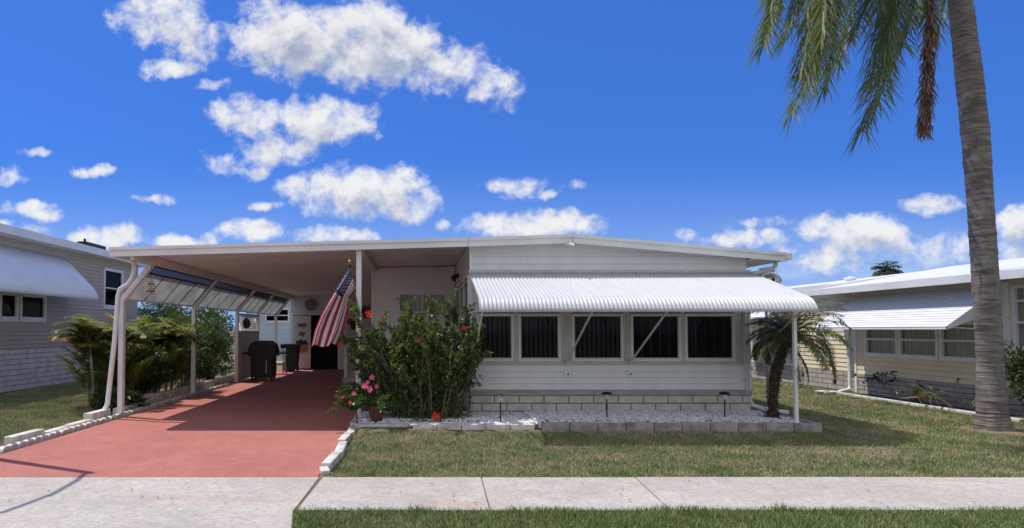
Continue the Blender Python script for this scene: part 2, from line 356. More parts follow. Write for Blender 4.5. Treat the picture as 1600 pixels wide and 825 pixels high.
    def blocks(s, a0, a1, z0, z1, bw, bh, prot=0.012, gap=0.010, jit=0.004, back=0.08):
        """courses of blocks on the plane n=0; slot 0 is block, slot 1 is mortar"""
        s.cur = 1; s.box(a0, a1, -back, 0, z0, z1); s.cur = 0
        rows = max(1, round((z1 - z0) / bh)); bh = (z1 - z0) / rows
        for r in range(rows):
            a = a0 - (bw * 0.5 if r % 2 else 0.0)
            while a < a1:
                x0 = max(a, a0) + gap/2; x1 = min(a + bw, a1) - gap/2
                if x1 - x0 > 0.02:
                    p = prot + random.uniform(-jit, jit); e = 0.004
                    zb = z0 + r*bh + gap/2; zt = z0 + (r+1)*bh - gap/2
                    s.add([(x0,0.001,zb),(x1,0.001,zb),(x1,0.001,zt),(x0,0.001,zt),(x0+e,p,zb+e),(x1-e,p,zb+e),(x1-e,p,zt-e),(x0+e,p,zt-e)],
                          [(4,5,6,7),(0,1,5,4),(1,2,6,5),(2,3,7,6),(3,0,4,7)])
                a += bw
    def build(s, name, mats, parent=None, smooth=False, bevel=0.0, tint=False, loc=None):
        me = bpy.data.meshes.new(name)
        v = np.array(s.v, dtype=np.float64).reshape(-1, 3)
        if parent is not None:
            o_ = Vector((0, 0, 0)); p = parent
            while p is not None: o_ += p.location; p = p.parent
        else:
            o_ = Vector(loc) if loc is not None else Vector(((v[:,0].min()+v[:,0].max())/2, (v[:,1].min()+v[:,1].max())/2, v[:,2].min()))
        vv = v - np.array(o_)
        me.from_pydata(vv.tolist(), [], s.f)
        if not isinstance(mats, (list, tuple)): mats = [mats]
        for mm in mats: me.materials.append(M[mm])
        if len(mats) > 1: me.polygons.foreach_set('material_index', s.mi)
        if smooth: me.polygons.foreach_set('use_smooth', [True] * len(me.polygons))
        if tint:
            a = me.attributes.new('tint', 'FLOAT', 'POINT'); a.data.foreach_set('value', s.t)
        me.update()
        o = bpy.data.objects.new(name, me); C.objects.link(o)
        if parent is not None: o.parent = parent
        else: o.location = o_
        if bevel:
            bv = o.modifiers.new('bevel', 'BEVEL'); bv.width = bevel; bv.segments = 2; bv.limit_method = 'ANGLE'
        return o

def sheet(mb, a0, a1, z0, z1, c0, pitch, amp, kind='sin'):
    n = max(8, int((a1-a0)/pitch*8)); vs = []
    for k in range(n+1):
        a = a0+(a1-a0)*k/n; ph = (a-a0)/pitch
        o_ = amp*math.sin(2*math.pi*ph + .6*math.sin(ph)) if kind == 'sin' else amp*(2*(ph % 1)-1)
        vs += [(a, c0+o_, z0), (a, c0+o_, z1)]
    mb.add(vs, [(2*k, 2*k+2, 2*k+3, 2*k+1) for k in range(n)])
def tag(o, label, cat, group=None, kind=None):
    o['label'] = label
    if cat: o['category'] = cat
    if group: o['group'] = group
    if kind: o['kind'] = kind
    return o
def thing(name, loc, label, cat, group=None):
    o = bpy.data.objects.new(name, None); C.objects.link(o); o.location = loc; o.empty_display_size = 0.2
    return tag(o, label, cat, group)
def struct(o): o['kind'] = 'structure'; return o
def copy_tree(o, parent=None):
    c = o.copy(); C.objects.link(c); c.parent = parent
    for ch in list(o.children): copy_tree(ch, c)
    return c

# ---------------------------------------------------------------- ground
GX0, GX1 = -60, 70
def lawn_z(x, y):
    """slight rise of the lawn up to the planter wall"""
    r = min(max((y - 8.35) / 0.75, 0), 1) * min(max((x + 1.0) / 0.15, 0), 1) * min(max((8.2 - x) / 1.6, 0), 1)
    r = r * r * (3 - 2*r)
    return 0.095 * r
g_ = MB()
xs = [-400, -60, -20, -1.02, -0.95, -0.85] + [0.1 + 0.4*i for i in range(24)] + [12, 20, 60, 400]
ys = [-200, -20, 3.6, 5.0, 6.6, 8.0] + [8.2 + 0.1*i for i in range(12)] + [9.6, 12, 16, 24, 60, 600]
g_.v = [(x, y, (lawn_z(x, y) if y < 16 else 0) - 0.012) for y in ys for x in xs]; g_.t = [0] * len(g_.v)
nx = len(xs)
for j in range(len(ys)-1):
    for i in range(nx-1): g_.f.append((j*nx+i, j*nx+i+1, (j+1)*nx+i+1, (j+1)*nx+i)); g_.mi.append(0)
struct(g_.build('ground', 'lawn', loc=(0, 0, 0)))
r_ = MB(); r_.slab([(-200, -4.2), (200, -4.2), (200, 3.1), (-200, 3.1)], -0.11, -0.004)
struct(r_.build('road', 'asphalt'))
r_ = MB(); r_.slab([(-5.33, 6.67), (-1.07, 6.67), (-1.07, 24.5), (-5.33, 24.5)], -0.1, 0.0)
struct(r_.build('driveway', 'red_concrete'))
r_ = MB(); r_.slab([(-7.3, 3.1), (-0.55, 3.1), (-0.93, 4.6), (-1.085, 5.42), (-1.05, 6.66), (-5.6, 6.66), (-5.9, 5.4)], -0.1, 0.001)
struct(r_.build('driveway_apron', 'concrete', bevel=0.006))
r_ = MB()
edges = [-1.035, 0.69, 2.36, 5.6, 8.1, 11.2, 14.3, 17.4, 20.5, 40]
for a, c in zip(edges[:-1], edges[1:]):
    dz = random.uniform(-0.004, 0.003)
    r_.slab([(a + 0.006 + 0.02, 6.66), (a + 0.006 - 0.03 - (0.07 if a > 2 else 0), 5.46), (c - 0.006 - 0.03 - (0.07 if c > 2 else 0), 5.46), (c - 0.006 + 0.02, 6.66)], -0.1, 0.002 + dz)
struct(r_.build('sidewalk', 'concrete', bevel=0.006))
r_ = MB(); r_.slab([(-40, 5.46), (-5.95, 5.46), (-5.66, 6.66), (-40, 6.66)], -0.1, 0.0)
struct(r_.build('sidewalk', 'concrete', bevel=0.006))

# grass blades
def grass(name, label, regions, mt):
    P_ = []; T_ = []
    for (x0, x1, y0, y1, dens, h, test) in regions:
        n = int((x1-x0) * (y1-y0) * dens)
        p = np.column_stack([rng.uniform(x0, x1, n), rng.uniform(y0, y1, n)])
        if test is not None: p = p[test(p[:,0], p[:,1])]
        n = len(p)
        r = np.clip((p[:,1]-8.35)/0.75, 0, 1) * np.clip((p[:,0]+1)/0.15, 0, 1) * np.clip((8.2-p[:,0])/1.6, 0, 1)
        z = 0.095 * (r*r*(3-2*r)) - 0.016
        clump = 0.75 + 0.5 * (np.sin(p[:,0]*3.1 + np.sin(p[:,1]*4.7)*1.3) * np.sin(p[:,1]*5.3 + p[:,0]*1.7)) * 0.5 + rng.uniform(-.25, .35, n)
        hh = h * clump; hh = hh * np.where(np.sin(p[:,0]*7.7+2*np.sin(p[:,1]*3.3))*np.sin(p[:,1]*8.9+2*np.sin(p[:,0]*2.9)) > .72, 1.6, 1.0); a = rng.uniform(0, 2*np.pi, n); wd = rng.uniform(0.0022, 0.0045, n) * (1 + y0/16)
        la = rng.uniform(0, 2*np.pi, n); ln = rng.uniform(0.1, 0.9, n) * hh
        base = np.column_stack([p, z]); dx = np.column_stack([np.cos(a)*wd, np.sin(a)*wd, np.zeros(n)])
        tip = base + np.column_stack([np.cos(la)*ln, np.sin(la)*ln, hh])
        tri = np.stack([base-dx, base+dx, tip], axis=1); P_.append(tri.reshape(-1, 3)); T_.append(np.repeat(rng.uniform(0, 1, n), 3))
    V_ = np.concatenate(P_); T_ = np.concatenate(T_); nf = len(V_)//3
    me = bpy.data.meshes.new(name); me.vertices.add(len(V_)); me.vertices.foreach_set('co', V_.ravel())
    me.loops.add(len(V_)); me.loops.foreach_set('vertex_index', np.arange(len(V_), dtype=np.int32))
    me.polygons.add(nf); me.polygons.foreach_set('loop_start', np.arange(0, len(V_), 3, dtype=np.int32))
    me.polygons.foreach_set('loop_total', np.full(nf, 3, dtype=np.int32))
    a = me.attributes.new('tint', 'FLOAT', 'POINT'); a.data.foreach_set('value', T_)
    me.update(calc_edges=True); me.materials.append(M[mt])
    o = bpy.data.objects.new(name, me); C.objects.link(o); tag(o, label, 'grass', None, 'stuff'); return o
soilx, soily = 9.2, 9.62
def front_ok(x, y):
    pl = ((x > -1.0) & (x < 6.06) & (y > 9.06)); soil = ((x-soilx)**2/0.42**2 + ((y-soily)/0.30)**2) < rng.uniform(0.6, 1.25, len(x))
    dirt = y < 6.66 + 0.05*rng.uniform(0, 1, len(x)) + 0.035*np.sin(x*5.1) * np.sin(x*1.9)
    return ~pl & ~soil & ~dirt & (x > -0.93)
grass('lawn_grass', 'patchy green and tan lawn between the sidewalk and the white house', [(-1.0, 11, 6.60, 10.0, 5200, 0.040, front_ok), (6.0, 11.0, 10.0, 14.0, 3000, 0.042, lambda x, y: ~((x > 10.45) & (y < 15.4)) ),
      (5.9, 11.0, 14.0, 26.0, 1300, 0.045, None), (11, 15, 6.675, 8.9, 3000, .042, None)], 'grass')
grass('verge_grass', 'thick green grass strip along the near edge of the sidewalk', [(-1.1, 9.5, 3.15, 5.53, 8200, 0.052, lambda x, y: ((x > np.where(y > 4.6, -0.91 - (y-4.6)*0.19, -0.53 - (y-3.1)*0.253) + rng.uniform(-.03, .02, len(x))) & (y < 5.45 + rng.uniform(0, .07, len(x)) + .02*np.sin(x*6.3))))], 'grass_green')
grass('side_lawn_grass', 'side lawn beside the grey house left of the driveway', [(-10.4, -5.75, 6.675, 14, 3400, 0.045, None), (-10.4, -6.9, 14, 24, 1500, 0.05, None), (-13, -10.4, 6.675, 12, 2400, .045, None)], 'grass')

# ---------------------------------------------------------------- main house
FY = 10.6                       # street-facing wall
X0, X1 = 0.93, 5.76
house = thing('mobile_home', (3.3, FY, 0), 'white mobile home with corrugated awning over a row of dark windows', 'house')
RF = 10.35
top_l, top_j, top_p, top_r = (-5.17, 2.99), (0.90, 3.155), (2.67, 3.215), (6.30, 2.90)
# roof sheets
r = MB()
def roof_strip(mb, a, c, y0, y1, th=0.05):
    mb.prism([(a[0], a[1]-th), (c[0], c[1]-th), (c[0], c[1]), (a[0], a[1])], y0, y1)
roof_strip(r, top_j, top_p, RF, 26.0); roof_strip(r, top_p, top_r, RF, 26.0)
roof = r.build('roof', 'white', house)
f = MB()
for a, c in ((top_j, top_p), (top_p, top_r)):
    f.prism([(a[0], a[1]-0.135), (c[0], c[1]-0.135), (c[0], c[1]-0.04), (a[0], a[1]-0.04)], RF-0.030, RF-0.002)
    f.prism([(a[0], a[1]-0.038), (c[0], c[1]-0.038), (c[0], c[1]+0.008), (a[0], a[1]+0.008)], RF-0.055, RF-0.002)
f.build('fascia', 'white', roof, bevel=0.003)
f = MB(); f.box(6.302, 6.40, RF-0.05, 25.9, 2.79, 2.905); f.build('gutter', 'white', roof, bevel=0.006)
# soffit on the right
f = MB(); f.box(X1+0.003, 6.30, RF+0.002, 25.9, 2.80, 2.82); f.build('soffit', 'soffit', roof)
# walls
s = MB((0, FY, 0), (1, 0, 0), (0, -1, 0))
s.siding(X0+0.06, X1-0.06, 0.56, 1.005, 0.105, 0.016)
s.siding(X0+0.06, X1-0.06, 2.62, 2.93, 0.13, 0.015)
s.prism([(X0, 2.93), (X1, 2.93), (X1, 2.905), (2.67, 3.16), (X0, 3.10)], -0.05, 0.004)
s.box(X0, X1, -0.06, 0, 1.90, 2.62)
wall = s.build('front_wall', 'siding', house)
s = MB(); s.box(X1-0.08, X1, FY+0.062, 24.4, 0.05, 2.80); s.box(X0+0.06, X1-0.082, 24.3, 24.4, 0.05, 3.0); s.build('side_wall', 'siding', house)
s = MB((0, FY, 0), (1, 0, 0), (0, -1, 0))
for a, c, z0, z1, p in ((X0+0.002, X0+0.06, 0.46, 2.93, .022), (X1-0.06, X1, 0.46, 2.905, .022), (X0+0.06, X1-0.06, 2.915, 2.94, .024), (X0+0.06, X1-0.06, 2.60, 2.63, .03)):
    s.box(a, c, 0.0 if p < .03 else 0.0, p, z0, z1)
s.build('corner_trim', 'white', wall, bevel=0.003)
s = MB((0, FY, 0), (1, 0, 0), (0, -1, 0)); s.box(X0-0.0, X1+0.06, -0.05, 0.035, 0.462, 0.556); s.build('base_board', 'cream', house, bevel=0.004)
s = MB((0, FY, 0), (1, 0, 0), (0, -1, 0)); s.blocks(X0, X1+0.05, 0.05, 0.46, 0.43, 0.118, 0.016, 0.014, 0.003); s.build('block_skirt', ['block', 'grout'], house)
# windows
wx = [(1.10, 1.67), (1.82, 2.485), (2.755, 3.58), (3.775, 4.58), (4.72, 5.52)]
WZ0, WZ1 = 1.085, 1.845
edges = [X0+0.06] + [e for p in wx for e in p] + [X1-0.06]
s = MB((0, FY, 0), (1, 0, 0), (0, -1, 0))
for i in range(0, len(edges), 2):
    s.box(edges[i]+(0.035 if i else 0), edges[i+1]-(0.035 if i < len(edges)-2 else 0), -0.05, -0.004, WZ0-0.035, WZ1+0.055)
s.box(X0+0.06, X1-0.06, -0.05, -0.004, 1.007, WZ0-0.035)
s.build('window_band', 'trim', house)
s = MB((0, FY, 0), (1, 0, 0), (0, -1, 0))
for cx_ in (2.62, 3.677, 1.745):
    for dx in ((-0.045, 0, 0.045) if cx_ > 2 else (0,)): s.box(cx_+dx-0.010, cx_+dx+0.010, -0.003, 0.014, WZ0-0.03, WZ1+0.05)
s.box(X0+0.06, X1-0.06, -0.003, 0.03, 1.01, 1.032)
s.build('mullion', 'trim', house, bevel=0.002)
for (a, c) in wx:
    s = MB((0, FY, 0), (1, 0, 0), (0, -1, 0)); e = 0.034
    s.box(a-e, a, -0.045, 0.012, WZ0-e, WZ1+e); s.box(c, c+e, -0.045, 0.012, WZ0-e, WZ1+e)
    s.box(a, c, -0.045, 0.012, WZ1, WZ1+e); s.box(a, c, -0.045, 0.012, WZ0-e, WZ0)
    wn = s.build('window', 'white', house, bevel=0.003)
    s = MB((0, FY, 0), (1, 0, 0), (0, -1, 0)); s.box(a, c, -0.030, -0.026, WZ0, WZ1); s.build('pane', 'glass', wn)
    s = MB((0, FY, 0), (1, 0, 0), (0, -1, 0)); t_ = 0.016
    s.box(a, a+t_, -0.025, -0.006, WZ0, WZ1); s.box(c-t_, c, -0.025, -0.006, WZ0, WZ1); s.box(a+t_, c-t_, -0.025, -0.006, WZ0, WZ0+t_+.01); s.box(a+t_, c-t_, -0.025, -0.006, WZ1-t_, WZ1)
    s.build('sash', 'trim', wn)
    s = MB((0, FY, 0), (1, 0, 0), (0, -1, 0)); x = a + .01
    while x < c - .03:
        wd_ = .052 if c < 3.7 else .020
        s.box(x, min(x + wd_, c), -.062, -.060, WZ0-.03, WZ1+.03); x += .082 if c < 3.7 else .16
    s.build('blind', 'blind', wn)
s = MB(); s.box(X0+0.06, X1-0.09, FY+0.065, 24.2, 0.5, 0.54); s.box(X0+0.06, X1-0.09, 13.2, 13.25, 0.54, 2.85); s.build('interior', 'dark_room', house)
# left return wall of the window room (faces the carport)
s = MB((X0, FY, 0), (0, 1, 0), (-1, 0, 0))
s.siding(0.062, 3.56, 0.05, 1.0, 0.105, 0.01); s.siding(0.062, 3.56, 2.55, 3.08, 0.105, 0.01)
for a in (0.06, 1.15, 2.25, 3.42): s.box(a, a+0.10, -0.06, 0.02, 1.0, 2.55)
lw = s.build('room_side_wall', 'siding', house)
for a in (0.16, 1.25, 2.35):
    s = MB((X0, FY, 0), (0, 1, 0), (-1, 0, 0)); q = a + (0.99 if a < 2 else 1.07)
    for (u0, u1, z0, z1) in ((a, a+.05, 1.0, 2.5), (q-.05, q, 1.0, 2.5), (a+.05, q-.05, 1.0, 1.05), (a+.05, q-.05, 2.45, 2.5), (a+.05, q-.05, 1.72, 1.77)): s.box(u0, u1, -0.04, 0.012, z0, z1)
    wn = s.build('window', 'trim', house)
    s = MB((X0, FY, 0), (0, 1, 0), (-1, 0, 0)); s.box(a+.05, q-.05, -0.03, -0.026, 1.05, 2.45); s.build('pane', 'glass', wn)
# recessed wall with a window behind the hibiscus
RY = 14.2
s = MB((0, RY, 0), (1, 0, 0), (0, -1, 0)); wa, wc, wz0, wz1 = -0.42, 0.73, 1.98, 2.46
s.siding(-0.98, wa, 0.05, 3.05, 0.125, 0.014); s.siding(wc, X0-0.025, 0.05, 3.09, 0.125, 0.014)
s.siding(wa, wc, 0.05, wz0, 0.125, 0.014); s.siding(wa, wc, wz1, 3.07, 0.125, 0.014)
s.build('porch_wall', 'siding', house)
s = MB((0, RY, 0), (1, 0, 0), (0, -1, 0)); s.box(-1.04, -0.98, -0.06, 0.03, 0.0, 2.98); s.build('corner_trim', 'white', house)
s = MB(); s.box(-1.03, -0.97, RY+0.062, 24.3, 0.05, 2.95); s.build('side_wall', 'siding', house)
s = MB((0, RY, 0), (1, 0, 0), (0, -1, 0)); e = .05
for q in ((wa, wa+e, wz0, wz1), (wc-e, wc, wz0, wz1), (wa+e, wc-e, wz0, wz0+e), (wa+e, wc-e, wz1-e, wz1), ((wa+wc)/2-.015, (wa+wc)/2+.015, wz0+e, wz1-e)): s.box(q[0], q[1], -0.05, 0.03, q[2], q[3])
wn = s.build('window', 'white', house, bevel=.003)
s = MB((0, RY, 0), (1, 0, 0), (0, -1, 0)); s.box(wa+e, wc-e, -0.02, -0.016, wz0+e, wz1-e); s.build('pane', 'glass_clear', wn)
s = MB((0, RY, 0), (1, 0, 0), (0, -1, 0)); sheet(s, wa, wc, wz0-.03, wz1+.03, -.09, .09, .02)
s.build('curtain', 'curtain', wn)
# window awning
aw = MB()
prof = [(10.585, 2.60), (10.2, 2.475), (9.8, 2.345), (9.4, 2.215), (9.15, 2.135), (9.02, 2.09), (8.93, 2.045), (8.865, 1.985), (8.825, 1.92), (8.81, 1.86)]
AX0, AX1 = 0.92, 5.83; pitch = 0.0606; nseg = int(round((AX1-AX0)/pitch)) * 6
vs = []; npf = len(prof)
nrm = []
for i in range(npf):
    a = prof[max(i-1, 0)]; c = prof[min(i+1, npf-1)]; dy, dz = c[0]-a[0], c[1]-a[1]; l = math.hypot(dy, dz); nrm.append((dz/l, -dy/l))
for k in range(nseg+1):
    x = AX0 + (AX1-AX0)*k/nseg; off = 0.0115 * math.cos(2*math.pi*(x-AX0)/pitch)
    for (y, z), (ny, nz_) in zip(prof, nrm): vs.append((x, y + ny*off, z + nz_*off))
aw.add(vs, [(k*npf+i, (k+1)*npf+i, (k+1)*npf+i+1, k*npf+i+1) for k in range(nseg) for i in range(npf-1)])
awo = aw.build('window_awning', 'awning', house, smooth=True)
sm = awo.modifiers.new('thick', 'SOLIDIFY'); sm.thickness = 0.0025; sm.offset = 0
s = MB(); s.box(AX0, AX1, 10.553, 10.566, 2.585, 2.64); s.build('flashing', 'trim', awo)
for x in (0.99, 2.615, 3.722, 5.72):
    s = MB(); s.beam((x, 10.56, 1.045), (x, 8.90, 1.93), 0.028, 0.022); s.obox((x, 10.56, 1.04), (0.05, 0.05, 0.06)); s.build('brace', 'trim', awo, bevel=0.002)
s = MB(); s.box(AX0+.02, AX1-.02, 8.86, 8.885, 1.885, 1.915); s.build('front_rail', 'white', awo)
s = MB(); s.box(5.70, 5.75, 9.18, 9.23, 0.19, 2.13); s.box(5.67, 5.78, 9.15, 9.26, 0.19, 0.205); s.build('support_post', 'white', awo, bevel=0.004)
# outlets, lamp, drain pipes
for x in (2.635, 3.72):
    s = MB((0, FY, 0), (1, 0, 0), (0, -1, 0)); s.box(x-0.055, x+0.055, 0.002, 0.035, 0.775, 0.885); o_ = s.build('outlet_box', 'white', house, bevel=0.008)
    s = MB((0, FY, 0), (1, 0, 0), (0, -1, 0)); s.box(x-0.012, x+0.012, 0.034, 0.042, 0.815, 0.845); s.build('socket', 'black', o_)
s = MB(); s.obox((2.60, RF-0.02, 3.055), (0.09, 0.05, 0.03)); s.tube([(2.6, RF-.03, 3.05), (2.62, RF-.10, 3.05), (2.66, RF-.15, 3.02)], 0.02, 10); s.build('peak_lamp', 'white', house)
s = MB(); s.box(0.86, 0.915, 12.95, 13.1, 2.72, 2.80); s.tube([(0.87, 13.0, 2.76), (0.80, 13.0, 2.70)], [0.05, 0.06], 10); s.tube([(0.87, 13.15, 2.76), (0.80, 13.2, 2.70)], [0.05, 0.06], 10); s.build('flood_light', 'black', house)
s = MB(); s.tube([(6.30, 10.62, 2.80), (6.30, 10.62, 2.72), (6.24, 10.63, 2.66), (6.0, 10.65, 2.60), (5.88, 10.65, 2.58), (5.825, 10.65, 2.50), (5.82, 10.65, 1.4), (5.82, 10.65, 0.38), (5.84, 10.62, 0.29), (5.95, 10.45, 0.25), (6.22, 10.2, 0.215)], 0.036, 10)
s.build('downspout', 'white', house, smooth=True)
s = MB(); s.tube([(5.71, 10.555, 2.5), (5.71, 10.555, 0.5)], 0.012, 8)
for z in (0.7, 1.2, 1.7): s.box(5.68, 5.74, 10.54, 10.578, z, z+0.04)
s.build('conduit', 'trim', house)

# ---------------------------------------------------------------- carport
carport = thing('carport', (-2.1, 17, 0), 'white flat carport roof on bent posts over the red driveway', 'carport')
r = MB(); roof_strip(r, top_l, top_j, RF, 24.6, 0.04); cr = r.build('roof', 'soffit', carport)
f = MB(); a, c = top_l, top_j
f.prism([(a[0]-.03, a[1]-0.145), (c[0], c[1]-0.135), (c[0], c[1]-0.04), (a[0]-.03, a[1]-0.04)], RF-0.030, RF-0.002)
f.prism([(a[0]-.05, a[1]-0.038), (c[0], c[1]-0.038), (c[0], c[1]+0.008), (a[0]-.05, a[1]+0.008)], RF-0.055, RF-0.002)
f.build('fascia', 'white', cr, bevel=0.003)
sl = (top_j[1]-top_l[1])/(top_j[0]-top_l[0]); cxm = (top_l[0]+top_j[0])/2; czm = (top_l[1]+top_j[1])/2
f = MB(); y = RF + 0.3
while y < 24.5:
    f.obox((cxm, y, czm-0.042), (5.98, 0.022, 0.007), ry=-math.atan(sl)); y += 0.305
f.build('pan_seam', 'soffit', cr)
f = MB(); f.box(-5.24, -5.172, RF, 24.6, 2.85, 2.99); f.build('gutter', 'white', cr, bevel=.006)
f = MB(); f.box(-4.92, -4.84, RF+0.06, 24.45, 2.80, 2.95); f.build('side_beam', 'white', carport, bevel=.004)
f = MB(); f.beam((-0.97, RF+0.02, 3.02), (-0.97, RY, 3.0), 0.09, 0.11); f.build('inner_beam', 'white', carport, bevel=.004)
PY = [11.26, 14.9, 18.5, 20.9, 23.6]
ZK = 2.20; XP = -5.44
for y in PY:
    f = MB(); f.box(XP-0.045, XP+0.045, y-0.05, y+0.05, 0.0, ZK-0.02)
    f.beam((XP, y, ZK-0.06), (-4.90, y, 2.82), 0.09, 0.09); f.build('post', 'white', carport, bevel=0.005)
f = MB(); f.box(-1.03, -0.94, 10.44, 10.53, 0.0, 2.99); f.build('post', 'white', carport, bevel=0.005)
f = MB(); f.tube([(XP-.02, PY[0]+.05, ZK-.03), (XP-.02, PY[-1], ZK-.03)], 0.02, 8); f.build('rail', 'white', carport)
for i, (y0, y1) in enumerate(zip(PY[:-1], PY[1:])):
    f = MB(); y0 += 0.07; y1 -= 0.07
    pa = Vector((XP-.02, 0, ZK-.01)); pb = Vector((-4.935, 0, 2.80))
    def sp(t, y): q = pa.lerp(pb, t); return (q.x, y, q.z)
    n_ = max(2, int((y1-y0)/0.30)*4); vs = []
    for k in range(n_+1):
        y = y0+(y1-y0)*k/n_; o_ = 0.008*math.cos(math.pi*k/2)
        for t in (0.0, 0.78): q = sp(t, y); vs.append((q[0]-o_*.7, q[1], q[2]+o_*.7))
    f.add(vs, [(2*k, 2*k+2, 2*k+3, 2*k+1) for k in range(n_)])
    pn = f.build('shade_panel', 'panel', carport); so = pn.modifiers.new('t', 'SOLIDIFY'); so.thickness = 0.004
    f = MB(); ns = max(2, round((y1-y0)/0.85))
    for k in range(ns+1):
        f = MB(); y = y0+(y1-y0)*k/ns; f.beam(sp(0.0, y), sp(0.78, y), 0.022, 0.022); f.build('panel_rib', 'charcoal', pn)
    f = MB(); f.beam(sp(0.78, y0), sp(0.78, y1), 0.03, 0.03); f.beam(sp(0.99, y0), sp(0.99, y1), 0.03, 0.03)
    k = y0
    while k < y1: f.beam(sp(0.79, k), sp(0.98, k), 0.075, 0.006); k += 0.10
    f.build('vent_strip', 'black', carport)
# drain pipe at the front left post
f = MB(); f.tube([(-5.15, 11.05, 2.90), (-5.13, 11.05, 2.72), (-5.16, 11.05, 2.55), (-5.25, 11.05, 2.42), (-5.38, 11.05, 2.34), (-5.42, 11.05, 2.22), (-5.47, 11.05, 1.4), (-5.58, 11.05, 0.25), (-5.64, 11.03, 0.12), (-5.75, 11.0, 0.06)], 0.043, 12)
f.build('downspout', 'white', carport, smooth=True)

# privacy screen between posts 3 and 4
scr = thing('privacy_screen', (-5.44, 19.7, 0), 'white panel screen with lattice top beside the barbecue', 'screen')
f = MB((XP, 0, 0), (0, 1, 0), (1, 0, 0)); f.box(18.56, 20.84, -0.02, 0.02, 0.05, 1.50); f.build('panel', 'soffit', scr)
f = MB((XP, 0, 0), (0, 1, 0), (1, 0, 0)); f.box(18.56, 20.84, -0.03, 0.03, 1.50, 1.56); f.box(18.56, 20.84, -0.03, 0.03, 2.04, 2.10)
for k in range(-6, 24):
    for sg in (1, -1):
        a = 18.56 + k*0.12; p0, p1 = (a, 1.56), (a + 0.5, 2.04)
        if sg < 0: p0, p1 = (a + 0.5, 1.56), (a, 2.04)
        if min(p0[0], p1[0]) < 18.56 or max(p0[0], p1[0]) > 20.84: continue
        f.beam((p0[0], 0, p0[1]), (p1[0], 0, p1[1]), 0.012, 0.03)
f.build('lattice', 'white', scr)
f = MB((XP, 0, 0), (0, 1, 0), (1, 0, 0)); prt = [(19.35 + 0.42*math.cos(t*math.pi/10), 1.80+0.17*math.sin(t*math.pi/10)) for t in range(20)]; f.prism(prt, 0.035, 0.06)
tag(f.build('oval_sign', 'wood'), 'oval brown wooden plaque hung on the white lattice', 'plaque')

# ---------------------------------------------------------------- storage shed at the back of the carport
shed = thing('storage_shed', (-3, 24.5, 0), 'white storage room closing the back of the carport', 'shed')
s = MB((0, 24.5, 0), (1, 0, 0), (0, -1, 0)); s.siding(-5.05, -0.9, 2.18, 2.95, 0.15, 0.02); s.siding(-5.05, -4.95, 0, 2.18, 0.15, .02); s.siding(-3.15, -1.04, 0, 2.18, 0.15, 0.02)
s.prism([(-5.05, 2.93), (-0.9, 2.93), (-0.9, 3.07), (-5.05, 2.945)], -.06, .0)
s.build('front_wall', 'siding', shed)
s = MB(); s.box(-5.05, -4.97, 24.57, 28, 0, 2.9); s.box(-5.05, -0.9, 27.9, 28, 0, 2.9); s.box(-.98, -.9, 24.57, 27.88, 0, 2.9); s.build('side_wall', 'siding', shed)
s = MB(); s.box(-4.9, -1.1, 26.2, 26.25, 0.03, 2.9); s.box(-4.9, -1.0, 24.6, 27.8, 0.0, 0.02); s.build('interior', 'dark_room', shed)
s = MB(); s.box(-5.15, -0.9, 24.62, 28.1, 2.95, 3.02); s.build('roof', 'soffit', shed)
s = MB((0, 24.46, 0), (1, 0, 0), (0, -1, 0)); s.box(-4.96, -4.22, 0.0, 0.04, 0.04, 2.15)
door = s.build('door', 'white', shed, bevel=0.01)
s = MB((0, 24.46, 0), (1, 0, 0), (0, -1, 0)); s.tube([(-4.32, .05, 1.05), (-4.32, .10, 1.05)], 0.035, 10); s.build('handle', 'chrome', door)
def decal(name, mt, lab, cat, polys):
    s = MB((0, 24.41, 0), (1, 0, 0), (0, -1, 0))
    for pl, mi in polys: s.cur = mi; s.prism(pl, 0.0+0.004*mi, 0.015+0.006*mi)
    return tag(s.build(name, mt), lab, cat)
def ell(cx, cz, rx, rz, n=14, amp=0.0, k=5): return [(cx+rx*(1+amp*math.sin(k*t*2*math.pi/n))*math.cos(2*math.pi*t/n), cz+rz*(1+amp*math.sin(k*t*2*math.pi/n))*math.sin(2*math.pi*t/n)) for t in range(n)]
decal('door_plaque', ['grey_decal'], 'long dark plaque near the top of the white shed door', 'plaque', [([(-4.74, 1.70), (-4.42, 1.70), (-4.38, 1.78), (-4.44, 1.86), (-4.76, 1.84)], 0)])
decal('door_ornament', ['grey_decal'], 'small butterfly shaped ornament in the middle of the shed door', 'ornament', [(ell(-4.58, 1.43, 0.14, 0.09, 16, .3, 4), 0)])
decal('garden_banner', ['grey_decal', 'green_decal', 'gold_decal'], 'printed banner with a green top and golden band low on the shed door', 'banner', [([(-4.82, .70), (-4.36, .70), (-4.36, 1.0), (-4.82, 1.0)], 2), ([(-4.82, 1.004), (-4.36, 1.004), (-4.36, 1.12), (-4.44, 1.20), (-4.52, 1.14), (-4.62, 1.22), (-4.72, 1.13), (-4.82, 1.16)], 1), (ell(-4.6, .88, .2, .1, 16), 0)])
s = MB(); s.lathe([(0.0, 0), (0.21, 0.0), (0.23, 0.02), (0.21, 0.05), (0.0, 0.052)], (0, 0, 0), 28)
ck = s.build('wall_disc', 'clock_face', loc=(0, 0, 0)); ck.location = (-4.22, 24.44, 2.60); ck.rotation_euler = (R(90), 0, 0)
tag(ck, 'round pale yellow wall clock above the shed door', 'clock')
ck.name = 'wall_clock'
s = MB(); s.lathe([(0.235, 0.0), (0.25, 0.03), (0.235, 0.062)], (0, 0, 0), 28); h_ = s.build('rim', 'dish', None, loc=(0, 0, 0)); h_.parent = ck
